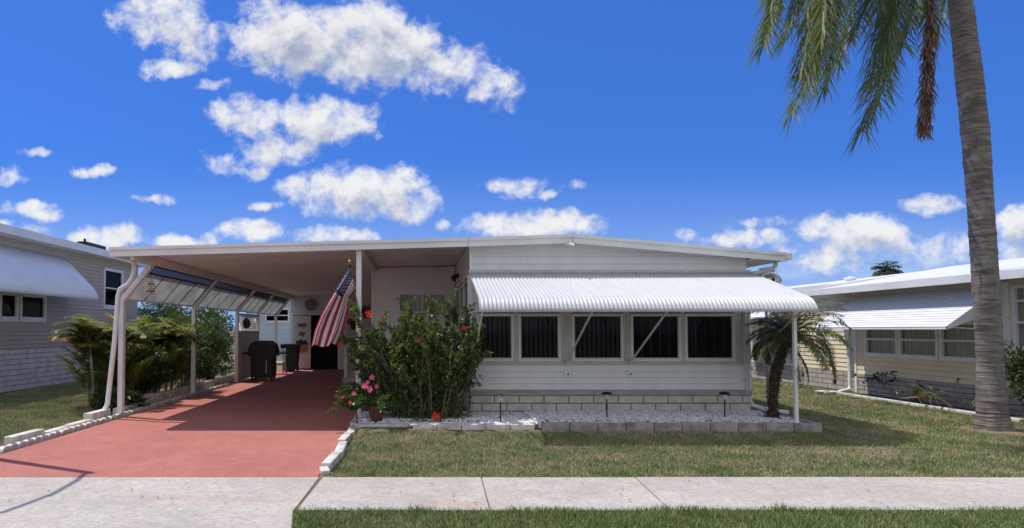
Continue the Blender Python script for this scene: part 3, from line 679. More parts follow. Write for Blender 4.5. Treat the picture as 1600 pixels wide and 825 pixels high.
s = MB(); s.obox((0.0, .05, .058), (.014, .12, .008)); s.obox((.05, 0, .058), (.10, .014, .008)); h_ = s.build('hand', 'black', None, loc=(0, 0, 0)); h_.parent = ck

# stair and landing
st = thing('entry_stairs', (-1.6, 18.5, 0), 'white steps with baluster railing up to the side door', 'stairs')
s = MB()
for k in range(4): s.box(-2.15 + (0.0 if k == 0 else .06), -1.06, 17.9 + k*0.30, 20.9, k*0.185 + (0.002 if k else 0), (k+1)*0.185)
s.build('steps', 'block', st, bevel=0.008)
for (x, y0, y1) in ((-2.08, 18.0, 19.1), (-2.08, 19.1, 20.85)):
    z0 = 0.185 if y0 < 19 else 0.75
    s = MB(); zb = 0.95 if y0 > 19 else 0.35
    s.box(x-.045, x+.045, y0, y0+.09, z0, z0+1.05); s.beam((x, y0+.05, z0+1.0), (x, y1, (0.75+1.0)), .06, .05)
    n_ = int((y1-y0)/0.12)
    for k in range(1, n_): yy = y0+(y1-y0)*k/n_; zz = z0+(.75-z0)*k/n_; s.box(x-.015, x+.015, yy-.015, yy+.015, zz, zz+1.0)
    s.build('railing', 'white', st)
s = MB(); s.box(-2.0, -1.06, 20.85, 20.90, 1.70, 1.76); s.box(-2.0, -1.06, 20.85, 20.90, .82, .87)
for k in range(9): s.box(-1.98+k*.11, -1.95+k*.11, 20.86, 20.89, .87, 1.70)
s.build('railing', 'white', st)

# ---------------------------------------------------------------- leaves, fronds, flowers
def leafquad(mb, p, d, n, L_, W_, fold=0.25, tint=None):
    """pointed leaf of two folded halves"""
    d = d.normalized(); s_ = d.cross(n)
    if s_.length < 1e-4: s_ = Vector((1, 0, 0))
    s_.normalize(); n = s_.cross(d)
    mb.tint = random.random() if tint is None else tint
    a = p; t = p + d*L_; m_ = p + d*L_*0.45
    l = m_ + s_*W_/2 + n*W_*fold; r_ = m_ - s_*W_/2 + n*W_*fold
    mb.add([tuple(a), tuple(l), tuple(t), tuple(r_)], [(0, 1, 2), (0, 2, 3)])
def rv(): 
    v = Vector((random.gauss(0, 1), random.gauss(0, 1), random.gauss(0, 1))); return v.normalized()
def frond(lf, st_, base, az, el, length, droop, ll, n=40, w=0.02, hang=0.5, plum=0.3, r0=0.012, start=0.12, tint=None, droop_pow=1.6):
    """arched feather leaf: rachis plus two rows of leaflets"""
    h = Vector((math.cos(az), math.sin(az), 0)); p = Vector(base); pts = [p.copy()]; dirs = []
    N = 22
    for i in range(N):
        e = el - droop * ((i+1)/N)**droop_pow
        e = max(e, -1.5)
        d = h*math.cos(e) + Vector((0, 0, 1))*math.sin(e); p = p + d*length/N; pts.append(p.copy()); dirs.append(d)
    dirs.append(dirs[-1])
    st_.tube(pts, [r0*(1-0.85*i/N) for i in range(N+1)], 5, cap=False)
    side0 = h.cross(Vector((0, 0, 1)))
    base_t = random.random() if tint is None else tint
    for k in range(n):
        t = start + (1-start)*(k+random.random()*0.6)/n; i = min(int(t*N), N-1); q = pts[i].lerp(pts[i+1], t*N-i) if t*N-i <= 1 else pts[i+1]
        d = dirs[i]; prof = math.sin(math.pi*min(0.12+0.86*t, 1.0))**0.6
        for sg in (1, -1):
            dd = (side0*sg + d*(0.35+0.7*t) + Vector((0, 0, 1))*random.uniform(-plum, plum) + rv()*0.10).normalized()
            L_ = ll*prof*random.uniform(0.8, 1.1); segs = 3; c = q.copy(); wv = w
            wd = dd.cross(Vector((0, 0, 1)));
            if wd.length < 1e-3: wd = Vector((1, 0, 0))
            wd.normalize(); lf.tint = min(1, max(0, base_t*0.75 + random.uniform(-.12, .25)))
            vs = []; 
            for j in range(segs+1):
                ww = w*(0.7, 1.0, 0.7, 0.05)[j]; vs += [tuple(c + wd*ww/2), tuple(c - wd*ww/2)]
                c = c + dd*L_/segs; dd = (dd + Vector((0, 0, -1))*hang*random.uniform(.7, 1.2)).normalized()
            lf.add(vs, [(2*j, 2*j+1, 2*j+3, 2*j+2) for j in range(segs)])
def flower(parent, p, nrm, r, mt):
    s = MB(); nrm = nrm.normalized(); a = nrm.orthogonal().normalized(); c = nrm.cross(a); ph = random.random()*6; r *= .88
    for k in range(5):
        t = ph + k*2*math.pi/5; d = a*math.cos(t)+c*math.sin(t); sd = a*-math.sin(t)+c*math.cos(t)
        vs = [p]+[q+rv()*r*.10 for q in (p+d*r*.55+sd*r*.42+nrm*r*.25, p+d*r*.95+sd*r*.28+nrm*r*.15, p+d*r*1.0-sd*r*.25+nrm*r*.25, p+d*r*.55-sd*r*.42+nrm*r*.2, p+d*r*.6+nrm*r*.05)]
        s.add([tuple(v) for v in vs], [(0, 1, 5), (1, 2, 5), (2, 3, 5), (3, 4, 5), (4, 0, 5)])
    o = s.build('flower', mt, parent)
    s = MB(); s.tube([tuple(p), tuple(p+nrm*r*.7)], [r*.06, r*.09], 6); s.build('stamen', 'stamen', o)
    return o

# hibiscus by the carport post
hib = thing('hibiscus_shrub', (0.30, 10.0, 0.15), 'tall twiggy hibiscus bush with red flowers before the porch', 'shrub')
lf = MB(); tw = MB()
def grow(p, d, L_, r0, depth, out, leafp):
    pts = [p.copy()]; n = 7
    for i in range(n):
        d = (d + rv()*0.09 + out*0.02).normalized()
        if 0.95 < p.x < 2: d.x -= .10
        p = p + d*L_/n; pts.append(p.copy())
    tw.tube(pts, [r0*(1-0.7*i/n) for i in range(n+1)], 5, cap=False)
    for i in range(1, n+1):
        fr_ = i/n
        if depth == 0 or fr_ > 0.25:
            for k in range(leafp):
                q = pts[i-1].lerp(pts[i], random.random()); ld = (d + rv()*1.1).normalized()
                leafquad(lf, q + ld*0.01, ld + Vector((0, 0, -0.1)), Vector((0, 0, 1)) + rv()*0.7, random.uniform(.032, .080), random.uniform(.022, .050))
        if depth > 0 and random.random() < 0.50 and fr_ > 0.25:
            grow(pts[i], (d + rv()*0.75 + Vector((0, 0, .15))).normalized(), L_*random.uniform(0.22, 0.42), r0*0.5, depth-1, out, leafp)
for k in range(66):
    a = random.uniform(0, 2*math.pi); rr = random.uniform(0, 1)**0.5
    base = Vector((0.18 + 0.52*rr*math.cos(a), 10.0 + 0.26*rr*math.sin(a), 0.12))
    ln = Vector((math.cos(a)*rr*0.27, math.sin(a)*rr*0.28, 1)).normalized()
    if k % 6 == 0: ln = Vector((-0.50, random.uniform(-.25, .1), 1)).normalized()
    H = random.uniform(1.15, 1.62)*(1.0 if rr < .8 else 0.92)
    grow(base, ln, H, 0.011, 2, Vector((math.cos(a), 0, 0)), 4)
for k in range(5200):      # low dense skirt of leaves
    a = random.uniform(0, 2*math.pi); rr = random.uniform(0.2, 1.0)
    q = Vector((0.18+0.74*rr*math.cos(a), 10.0+0.40*rr*math.sin(a), .14+1.1*random.random()**1.6))
    leafquad(lf, q, rv(), rv()*.5+Vector((0, 0, 1)), random.uniform(.04, .07), random.uniform(.025, .045))
for k in range(4200):      # rounded outer mass of leaves, in small clusters along the twigs
    if k % 6 == 0:
        d_ = rv(); d_.z = abs(d_.z)*1.0 - .15; q0_ = Vector((0.22, 10.0, .95)) + Vector((d_.x*.80, d_.y*.36, d_.z*.92))*random.uniform(.72, 1.0)
    leafquad(lf, q0_ + rv()*.055, rv() + Vector((0, 0, .1)), rv()*.6+Vector((0, 0, 1)), random.uniform(.035, .08), random.uniform(.025, .05))
lf.build('crown', 'hib', hib, tint=True); tw.build('stems', 'bark_grey', hib, smooth=True)
for px, py, yy, rr in ((576, 491, 9.95, .075), (602, 492, 9.95, .05), (597, 503, 9.9, .045), (646, 526, 9.75, .05), (655, 532, 9.7, .07), (725, 513, 9.7, .05), (681, 651, 9.62, .085)):
    flower(hib, at(px, py, yy), Vector((random.uniform(-.4, .4), -1, random.uniform(0, .5))), rr, 'petal_red')

# pink flowering potted plant
pot = MB(); pot.lathe([(0.085, 0), (0.09, 0.02), (0.13, 0.22), (0.148, 0.225), (0.148, 0.27), (0.13, 0.27), (0.12, 0.24)], (-0.63, 9.72, 0.13), 24)
poto = tag(pot.build('flower_pot', 'terra', smooth=False), 'terracotta pot on the gravel beside the white carport post', 'pot')
pk = thing('pink_flower_plant', (-0.63, 9.72, 0.42), 'leafy plant with pink blooms growing in the terracotta pot', 'plant')
lf = MB(); tw = MB()
for k in range(24):
    a = random.uniform(2.2, 5.2) if k % 2 else random.uniform(0, 6.28); d = Vector((math.cos(a)*.75, math.sin(a)*.5, random.uniform(-.1, .9))).normalized()
    grow(Vector((-.63+random.uniform(-.08, .08), 9.72, .42)), d, random.uniform(.3, .55), .006, 1, Vector((math.cos(a), 0, 0)), 4)
lf.build('crown', 'pinkleaf', pk, tint=True); tw.build('stems', 'bark_grey', pk)
for px, py, yy, rr in ((582, 590, 9.5, .07), (570, 603, 9.45, .075), (578, 608, 9.45, .07), (588, 604, 9.5, .055), (553, 615, 9.4, .055), (547, 629, 9.4, .045), (575, 597, 9.4, .05), (536, 620, 9.4, .035)):
    flower(pk, at(px, py, yy), Vector((random.uniform(-.5, .3), -1, random.uniform(-.2, .5))), rr*.8, 'petal_pink')

# ---------------------------------------------------------------- planter walls, gravel, path lights
def rubble_wall(name, a, c, z0, z1, th, label, n, mt='block_white'):
    a = Vector(a); c = Vector(c); L_ = (c-a).length; u = (c-a).normalized(); nn = Vector((u.y, -u.x, 0))
    s = MB(tuple(a), tuple(u), tuple(nn)); x = 0
    for k in range(n):
        w_ = L_/n; j = random.uniform(-.006, .006); jz = random.uniform(-.006, .006)
        s.cur = 0; s.obox((x+w_/2, j, (z0+z1)/2+jz), (w_-.012, th, z1-z0), rz=random.uniform(-.01, .01), ry=random.uniform(-.01, .01)); x += w_
    s.cur = 1; s.box(0.01, L_-0.01, -th/2+.012, th/2-.012, z0-.03, z1-.015)
    return tag(s.build(name, [mt, 'grout'], bevel=0.008), label, 'garden wall')
M['planter'] = mat('weathered_planter_block', (0.40, 0.36, 0.31), 0.85, 0.2, 7, 0.6, 40, col2=(0.20, 0.18, 0.16))
rubble_wall('planter_wall', (1.86, 9.10, 0), (6.02, 9.10, 0), 0.07, 0.215, 0.10, 'low tan block edging of the gravel bed under the windows', 10, 'planter')
rubble_wall('planter_end_wall', (5.98, 9.16, 0), (5.98, 10.5, 0), 0.07, 0.21, 0.10, 'short return of block edging at the right end of the gravel bed', 3, 'planter')
rubble_wall('flower_bed_wall', (-0.05, 9.34, 0), (1.80, 9.30, 0), 0.03, 0.165, 0.10, 'grey white block edging in front of the hibiscus bush', 5)
s = MB(); s.obox((1.78, 9.42, .12), (.09, .22, .15)); tag(s.build('edging_stone', 'block_white', bevel=.01), 'bright white block standing at the step between both bed edgings', 'block')
s = MB(); s.obox((-.50, 9.57, .06), (.92, .08, .15)); tag(s.build('edging_kerb', 'block_white', bevel=.01), 'thin white kerb between the driveway corner and the hibiscus bed', 'kerb')
s = MB(); s.slab([(-0.94, 9.66), (-.05, 9.62), (-.05, 9.37), (1.80, 9.34), (1.92, 9.13), (5.95, 9.13), (5.95, 10.59), (.93, 10.59), (.93, 14.18), (-0.95, 14.18)], -0.02, 0.125); struct(s.build('planting_bed', 'soil'))
# white gravel
icos = [(0,0,1),(.894,0,.447),(.276,.851,.447),(-.724,.526,.447),(-.724,-.526,.447),(.276,-.851,.447),(.724,.526,-.447),(-.276,.851,-.447),(-.894,0,-.447),(-.276,-.851,-.447),(.724,-.526,-.447),(0,0,-1)]
icof = [(0,1,2),(0,2,3),(0,3,4),(0,4,5),(0,5,1),(1,6,2),(2,7,3),(3,8,4),(4,9,5),(5,10,1),(6,7,2),(7,8,3),(8,9,4),(9,10,5),(10,6,1),(11,7,6),(11,8,7),(11,9,8),(11,10,9),(11,6,10)]
ico = np.array(icos); gv = []; gf = []
def stones(x0, x1, y0, y1, n, zf, smin=.010, smax=.024):
    for k in range(n):
        x = random.uniform(x0, x1); y = random.uniform(y0, y1); r_ = random.uniform(smin, smax)
        v = ico * (1 + rng.uniform(-.25, .25, (12, 1))) * np.array([r_*random.uniform(.8, 1.5), r_, r_*.7])
        a = random.random()*6.28; cs, sn = math.cos(a), math.sin(a); v = v @ np.array([[cs, sn, 0], [-sn, cs, 0], [0, 0, 1]])
        v += np.array([x, y, zf(x, y) + random.uniform(-.006, .014)]); i = len(gv)*12; gv.append(v); gf.extend([(a_+i, b_+i, c_+i) for a_, b_, c_ in icof])
zf = lambda x, y: 0.135 + 0.055*min(max((y-9.15)/.5, 0), 1) * (1 if x > 1.85 else .5)
stones(1.86, 5.93, 9.15, 10.57, 7200, zf); stones(-0.92, 1.86, 9.66, 10.7, 3800, zf); stones(-0.9, -.05, 9.64, 9.72, 260, lambda x, y: .13); stones(1.0, 1.86, 9.38, 9.75, 900, lambda x, y: .15, .014, .03); stones(-.1, 1.0, 9.38, 9.75, 700, lambda x, y: .13)
s = MB(); s.v = np.concatenate(gv).tolist(); s.f = gf; s.mi = [0]*len(gf); s.t = [0]*len(s.v)
tag(s.build('gravel', 'stone'), 'white marble chips filling the bed along the house', 'gravel', None, 'stuff')

def path_light(px, py, Y, z0, label, cap='black', lean=0.0):
    p = at(px, py, Y); t = thing('path_light', (p.x, Y, z0), label, 'path light')
    H = p.z - z0
    s = MB(); s.tube([(p.x, Y, z0-.02), (p.x+lean, Y, p.z-.11)], .011, 8); s.build('stake', 'black', t)
    s = MB(); s.lathe([(.03, -.12), (.042, -.10), (.045, -.04), (.03, -.03)], (p.x+lean, Y, p.z), 16); s.build('lens', 'lens', t)
    s = MB(); s.lathe([(.085, -.04), (.088, -.032), (.07, -.012), (.03, 0.0), (.0, .002)], (p.x+lean, Y, p.z), 20); s.build('cap', cap, t)
path_light(782, 615, 9.55, .16, 'silver capped garden light at the right edge of the hibiscus', 'chrome')
path_light(948, 612, 9.75, .17, 'black capped garden light below the third window')
path_light(1132, 612, 9.75, .17, 'black capped garden light nearest the small palm')
s = MB(); s.tube([(-.93, 9.72, .1), (-.95, 9.72, .34)], .012, 8); s.lathe([(.03, 0), (.035, .05), (.0, .06)], (-.95, 9.72, .33), 12); tag(s.build('garden_stake', 'black'), 'short black garden stake by the base of the carport post', 'stake')

# ---------------------------------------------------------------- edging along the driveway
descr = ['nearest long white kerb block on the right side of the driveway', 'second white kerb block right of the driveway, slightly tilted', 'middle white kerb block on the right side of the driveway', 'white kerb block just before the corner of the hibiscus bed', 'small white kerb block at the bed corner beside the post', 'farthest white kerb block, beside the terracotta pot']
yy = 6.95
for k, (ln, h) in enumerate(((.72, .10), (.74, .085), (.70, .10), (.60, .09), (.26, .13), (.60, .12))):
    s = MB(); cx = (-1.0, -.985, -1.01, -.99, -1.0, -1.0)[k]
    s.obox((cx, yy+ln/2, h/2-.012), (.115, ln-.02, h), rz=(-.05, .04, -.03, .05, .1, 0.02)[k], rx=random.uniform(-.02, .02)); yy += ln
    tag(s.build('kerb_block', 'block_white', bevel=.012), descr[k], 'kerb block', 'white kerb blocks right of the driveway')
s = MB(); s.obox((-1.02, 6.86, .02), (.10, .15, .06), rz=.3, rx=.15); tag(s.build('broken_stone', 'block_white', bevel=.012), 'small broken chunk of white kerb at the sidewalk corner', 'stone')
dl = ['low white block nearest the street on the left lawn edge', 'flat white block behind the nearest block on the left edge', 'long low white block halfway to the front left post', 'raised white block just in front of the front left post', 'white block between downspout and front left post', 'raised white block under the palm fronds behind the front post']
for k, (x, y0, y1, z1) in enumerate(((-5.60, 8.42, 9.12, .13), (-5.56, 9.14, 9.78, .075), (-5.56, 9.80, 10.42, .085), (-5.62, 10.3+.14, 11.12, .17), (-5.62, 11.45, 12.2, .13), (-5.68, 12.5, 13.2, .24))):
    s = MB(); s.obox((x, (y0+y1)/2, z1/2-.02), (.15, y1-y0-.02, z1+.03), rz=random.uniform(-.03, .03)); tag(s.build('edging_block', 'block_white', bevel=.01), dl[k], 'edging block', 'white blocks along the left lawn edge')
s = MB((0, 0, 0), (1, 0, 0), (0, 1, 0)); y = 12.22; k = 0
while y < 20:
    s.obox((-5.66, y+.2, .06), (.14, .385, .15), rz=random.uniform(-.02, .02)); s.obox((-5.67, y+.0, .175), (.13, .385, .07), rz=random.uniform(-.02, .02)) if y > 13.3 else None; y += .4
tag(s.build('bed_edging_wall', 'block_white', bevel=.008), 'two course white block edging beside the shaded palms and hedge', 'garden wall')
# scalloped edgers
s = MB(); pr = [(.085*math.cos(t*math.pi/10), .050*math.sin(t*math.pi/10)**.8) for t in range(11)]
s.prism(pr + [(-.085, -.03), (.085, -.03)], -.040, .040)
sc = s.build('scalloped_edger', 'block_white', bevel=.012, loc=(0, 0, 0)); tag(sc, 'small scalloped concrete edger lying along the red driveway', 'edger', 'scalloped edgers along the left side of the driveway')
y = 8.05; first = True
while y < 17.6:
    o = sc if first else sc.copy()
    if not first: C.objects.link(o)
    first = False
    o.location = (-5.42 + random.uniform(-.008, .008), y, .012); o.rotation_euler = (random.uniform(-.12, .12), random.uniform(-.06, .06), R(90) + random.uniform(-.08, .08)); y += .164

# ---------------------------------------------------------------- flag on the carport post
fl = thing('flag', (-1.0, 10.3, 1.9), 'stars and stripes flag hanging from an angled pole on the carport post', 'flag')
p0 = Vector((-.985, 10.43, at(563, 487, 10.43).z)); p1 = at(546, 410, 9.85)
s = MB(); s.tube([tuple(p0), tuple(p1)], .012, 10); s.build('pole', 'brass', fl)
s = MB(); s.tube([tuple(p0 + (p0-p1).normalized()*.03), tuple(p0.lerp(p1, .12))], .02, 10); s.obox((-.985, 10.425, p0.z-.03), (.05, .025, .10)); s.build('bracket', 'black', fl)
s = MB(); s.lathe([(0, -.03), (.02, -.022), (.028, 0), (.02, .022), (0, .03)], tuple(p1 + Vector((0, 0, .02))), 14); s.build('finial', 'brass', fl)
s = MB(); q0 = p1.lerp(p0, .03); q1 = p1.lerp(p0, .30); s.tube([tuple(q0), tuple(p1.lerp(p0, .10))], .022, 8); s.build('sleeve', 'blue_cloth', fl)
NU, NV = 200, 130
# outline of the hanging cloth: left and right borders from hoist (top) to fly (bottom)
Lb = [(547, 416), (537, 430), (525, 449), (511, 471), (498, 494), (489, 516), (484, 541)]
Rb = [(555, 452), (553, 458), (547, 468), (546, 484), (542, 505), (537, 523), (529, 538)]
def lerpl(pl, t):
    x = t*(len(pl)-1); i = min(int(x), len(pl)-2); f_ = x-i; return (pl[i][0]*(1-f_)+pl[i+1][0]*f_, pl[i][1]*(1-f_)+pl[i+1][1]*f_)
vs = []
for i in range(NU+1):
    u = i/NU; l = lerpl(Lb, u); r_ = lerpl(Rb, u); amp = .02 + .085*min(u*2.5, 1)
    for j in range(NV+1):
        v = j/NV
        # folds: the cloth doubles back on itself sideways and swings in depth
        ph = 2*math.pi*(v*1.7 + 0.15 + .12*u); fold = 0.055*math.sin(ph)*min(u*3, 1)
        sx_ = v + fold
        x = l[0]*(1-sx_)+r_[0]*sx_; y = l[1]*(1-sx_)+r_[1]*sx_ + 2.5*math.sin(ph*1.0+1)*u
        Y = 9.88 + .16*v*(1-u) + amp*math.cos(ph*1.0+.4) + 0.02*math.sin(9*u+4*v)
        vs.append(tuple(at(x, y, Y)))
s = MB(); s.add(vs, [(i*(NV+1)+j, (i+1)*(NV+1)+j, (i+1)*(NV+1)+j+1, i*(NV+1)+j+1) for i in range(NU) for j in range(NV)])
def star(dx, dy):
    r_ = math.hypot(dx, dy); a = math.atan2(dy, dx); k = (a/(2*math.pi/5)) % 1.0; k = abs(k-.5)*2   # 1 at a tip
    return r_ < (0.008 + 0.015*k**1.5)
k = 0
for i in range(NU):
    for j in range(NV):
        u = (i+.5)/NU; v = (j+.5)/NV; m_ = 0 if int(v*13) % 2 == 0 else 1
        if u < .38 and v < 7/13:
            m_ = 2; cu = .36/12; cv_ = (7/13)/10
            a = round(u/cu); c_ = round(v/cv_)
            if 1 <= a <= 11 and 1 <= c_ <= 9 and (a+c_) % 2 == 0 and star((u-a*cu)*1.5, (v-c_*cv_)*.85): m_ = 1
        s.mi[k] = m_; k += 1
s.build('cloth', ['red_cloth', 'white_cloth', 'blue_cloth'], fl, smooth=True)

# ---------------------------------------------------------------- things inside the carport
gr = thing('barbecue', (-4.85, 19.2, 0), 'black covered gas barbecue in the shaded carport', 'barbecue')
s = MB(); s.box(-5.15, -4.45, 18.95, 19.45, .12, .78); s.build('cart', 'black', gr, bevel=.02)
s = MB(); s.prism([(-5.2, .80), (-4.4, .80), (-4.4, .95), (-4.46, 1.12), (-4.6, 1.22), (-5.0, 1.22), (-5.14, 1.12), (-5.2, .95)], 18.9, 19.5); lid = s.build('lid', 'black', gr, bevel=.03)
s = MB(); s.tube([(-5.0, 18.86, 1.0), (-4.6, 18.86, 1.0)], .015, 8); s.box(-5.0, -4.97, 18.86, 18.9, .99, 1.01); s.box(-4.63, -4.6, 18.86, 18.9, .99, 1.01); s.build('handle', 'charcoal', lid)
for a, c in ((-5.5, -5.22), (-4.38, -4.12)):
    s = MB(); s.box(a, c, 18.95, 19.45, .84, .88); s.build('side_shelf', 'charcoal', gr, bevel=.01)
s = MB(); s.tube([(-4.65, 18.93, .25), (-4.65, 18.93, .65)], .012, 8); s.build('door_handle', 'chrome', gr)
for x in (-5.1, -4.5):
    for y_ in (19.0, 19.4): s = MB(); s.tube([(x-.02, y_, .06), (x+.02, y_, .06)], .06, 14); s.build('wheel', 'charcoal', gr)
ch = thing('patio_chair', (-4.98, 21.9, 0), 'white plastic armchair behind the barbecue', 'chair')
cy, cx = 21.9, -4.98
s = MB(); s.obox((cx, cy, .42), (.48, .46, .04)); s.build('seat', 'white_plastic', ch, bevel=.015)
s = MB(); 
for k in range(5): s.beam((cx-.2+k*.1, cy+.22, .44), (cx-.2+k*.1, cy+.32, .88), .06, .015)
s.beam((cx-.24, cy+.32, .88), (cx+.24, cy+.32, .88), .03, .07); s.build('backrest', 'white_plastic', ch)
for sg in (-1, 1):
    s = MB(); s.beam((cx+sg*.26, cy-.24, .66), (cx+sg*.26, cy+.3, .68), .06, .03); s.beam((cx+sg*.26, cy-.2, .44), (cx+sg*.26, cy-.22, .66), .05, .04); s.build('armrest', 'white_plastic', ch)
    for q in (-1, 1): s = MB(); s.beam((cx+sg*.27, cy+q*.25, 0), (cx+sg*.22, cy+q*.2, .42), .05, .05); s.build('leg', 'white_plastic', ch)
bn_ = thing('wheeled_bin', (-4.75, 23.4, 0), 'dark green wheeled bin against the shed wall', 'bin')
s = MB(); s.prism([(-5.05, .06), (-4.6, .06), (-4.52, .98), (-5.12, .98)], 23.1, 23.7); s.build('body', 'green_plastic', bn_, bevel=.02)
s = MB(); s.box(-5.15, -4.49, 23.05, 23.75, .985, 1.05); s.build('lid', 'green_plastic', bn_, bevel=.02)
for x in (-5.05, -4.6): s = MB(); s.tube([(x-.03, 23.7, .1), (x+.03, 23.7, .1)], .1, 14); s.build('wheel', 'charcoal', bn_)

def leafy(name, loc, rx, ry, rz, n, lsize, mt, label, cat, stems=8, group=None, zmin=0.02, stemmat='bark_grey', shape=None):
    """shrub: forked stems and many single leaves in uneven clumps"""
    t = thing(name, (loc[0], loc[1], loc[2]), label, cat, group); lf_ = MB(); tw_ = MB()
    cl_ = [(Vector((random.uniform(-.75, .75)*rx, random.uniform(-.75, .75)*ry, random.uniform(.35, 1.65)*rz)), random.uniform(.22, .42)) for _ in range(26)]
    b0 = Vector(loc)
    for c_, r_ in cl_:
        mid = b0 + c_*.5 + rv()*.04; tw_.tube([tuple(b0 + Vector((c_.x*.2, c_.y*.2, 0))), tuple(mid), tuple(b0 + c_)], [.014, .009, .004], 5, cap=False)
    for k in range(n):
        c_, r_ = random.choice(cl_); d = rv(); q = b0 + c_ + Vector((d.x*rx, d.y*ry, d.z*rz))*r_*random.uniform(.4, 1.1)
        if q.z < b0.z + zmin: q.z = b0.z + zmin + random.random()*.2
        leafquad(lf_, q, (d + rv()*.7), Vector((0, 0, 1))+rv()*.6, lsize*random.uniform(.7, 1.25), lsize*random.uniform(.35, .6))
    lf_.build('crown', mt, t, tint=True); tw_.build('stems', stemmat, t); return t
def small_pot_plant(px, py, Y, label, red=False):
    p = at(px, py, Y); t = leafy('potted_plant', (p.x, Y, p.z), .22, .18, .12, 260, .07, 'hedge', label, 'plant')
    s = MB(); s.lathe([(.07, -.14), (.10, 0), (.105, .01), (.09, .01)], (p.x, Y, p.z), 16); s.build('pot', 'terra', t)
    if red:
        for k in range(3): flower(t, p + Vector((random.uniform(-.15, .15), -.15, random.uniform(.05, .2))), Vector((0, -1, .2)), .04, 'petal_red')
small_pot_plant(552, 508, 19.15, 'small potted plant on the stair railing left of the post')
small_pot_plant(572, 490, 17.2, 'hanging potted plant with red blooms right of the carport post', True)
# hanging shell ornament by the first post
on = thing('hanging_ornament', (-4.88, 11.3, 2.2), 'hanging string of pale shell discs beside the front left post', 'wind chime')
p = at(236, 440, 11.2)
s = MB(); s.tube([(p.x, 11.2, p.z-.28), (p.x, 11.2, 2.85)], .004, 6); s.build('string', 'charcoal', on)
for k, (r_, mt) in enumerate(((.06, 'shell'), (.075, 'shell_red'), (.085, 'shell'), (.07, 'shell'), (.09, 'shell_red'), (.08, 'shell'), (.05, 'shell'))):
    s = MB(); s.lathe([(0, -.014), (r_*.8, -.010), (r_, .004), (r_*.7, .014), (0, .016)], (p.x, 11.2, p.z-.045*k), 14); s.build('disc', mt, on)

# ---------------------------------------------------------------- palms and hedge left of the carport
def clump_palm(name, loc, n, H, ll, mt, label, spread=.25, stems=6, el=(.9, 1.45), length=(1.2, 1.7), droop=(1.1, 1.8), bias=None, mix=None):
    t = thing(name, loc, label, 'palm'); lf_ = MB(); st_ = MB(); l2 = MB()
    b0 = Vector(loc)
    for k in range(stems):
        a = random.random()*6.28; q = b0 + Vector((math.cos(a), math.sin(a), 0))*spread*random.random(); tp = q + Vector((math.cos(a)*.15, math.sin(a)*.15, H*random.uniform(.3, .55)))
        st_.tube([tuple(q), tuple(tp)], [.03, .022], 7)
        for i in range(int(n*1.5)//stems):
            az = random.random()*6.28
            target = l2 if (mix and random.random() < mix[0](az)) else lf_
            frond(target, st_, tp, az, random.uniform(*el) + (.25 if math.cos(az) < -.4 else 0), random.uniform(*length)*(.72 if math.cos(az) < -.4 else 1), random.uniform(*droop), ll, n=34, w=.028, hang=.20, plum=.12, r0=.008, start=.2)
    for k in range(int(n*.8)):      # young fronds rising from the foot of the clump
        a = random.random()*6.28; q = b0 + Vector((math.cos(a), math.sin(a), 0))*spread*random.random()
        frond(lf_, st_, q, random.random()*6.28, random.uniform(1.05, 1.5), random.uniform(1.0, 1.6)*H/2.2, random.uniform(.5, 1.2), ll, n=34, w=.028, hang=.18, plum=.12, r0=.008, start=.28, tint=random.uniform(.4, 1.0))
    lf_.build('crown', mt, t, tint=True)
    if l2.v: l2.build('yellowed_fronds', mix[1], t, tint=True)
    st_.build('trunk', 'pale_branch', t, smooth=True); return t
clump_palm('areca_palm', (-6.35, 12.9, 0), 48, 2.3, .42, 'areca', 'bushy areca palm with yellowed fronds behind the front left post', mix=(lambda a: .75 if math.cos(a) < -.5 else .10, 'orange_frond'), length=(.8, 1.35), spread=.5, el=(.7, 1.5), droop=(1.0, 1.9))
clump_palm('areca_palm', (-6.35, 14.9, 0), 44, 2.2, .40, 'areca', 'second areca palm, under the shade panels', length=(.8, 1.35), spread=.5, el=(.7, 1.5), droop=(1.0, 1.9), mix=(lambda a: .15, 'orange_frond'))
leafy('fern_clump', (-5.95, 12.2, 0), .5, .5, .22, 1100, .14, 'hedge', 'low dark fern clump beside the downspout foot', 'plant')
leafy('hedge_shrub', (-6.4, 16.9, 0), .7, 1.5, 1.0, 7000, .10, 'hedge', 'dark green hedge shrub left of the driveway before the screen', 'shrub')
leafy('hedge_shrub', (-6.5, 19.2, 0), .7, 1.3, 1.05, 5600, .10, 'hedge', 'farther dark hedge shrub beside the white privacy screen', 'shrub')
leafy('hedge_shrub', (-9.15, 22.6, 0), .9, .8, 1.25, 5200, .13, 'hedge', 'dark shrub against the far end of the grey house', 'shrub')
leafy('hedge_shrub', (-10.6, 26.0, 0), 2.6, .9, 1.5, 12000, .17, 'hedge', 'tall dark shrub mass behind the grey house corner and the hedge', 'shrub')
leafy('hedge_shrub', (-6.2, 13.8, 0), .6, 1.1, .62, 3600, .10, 'hedge', 'low dark shrub between the two areca palms', 'shrub')

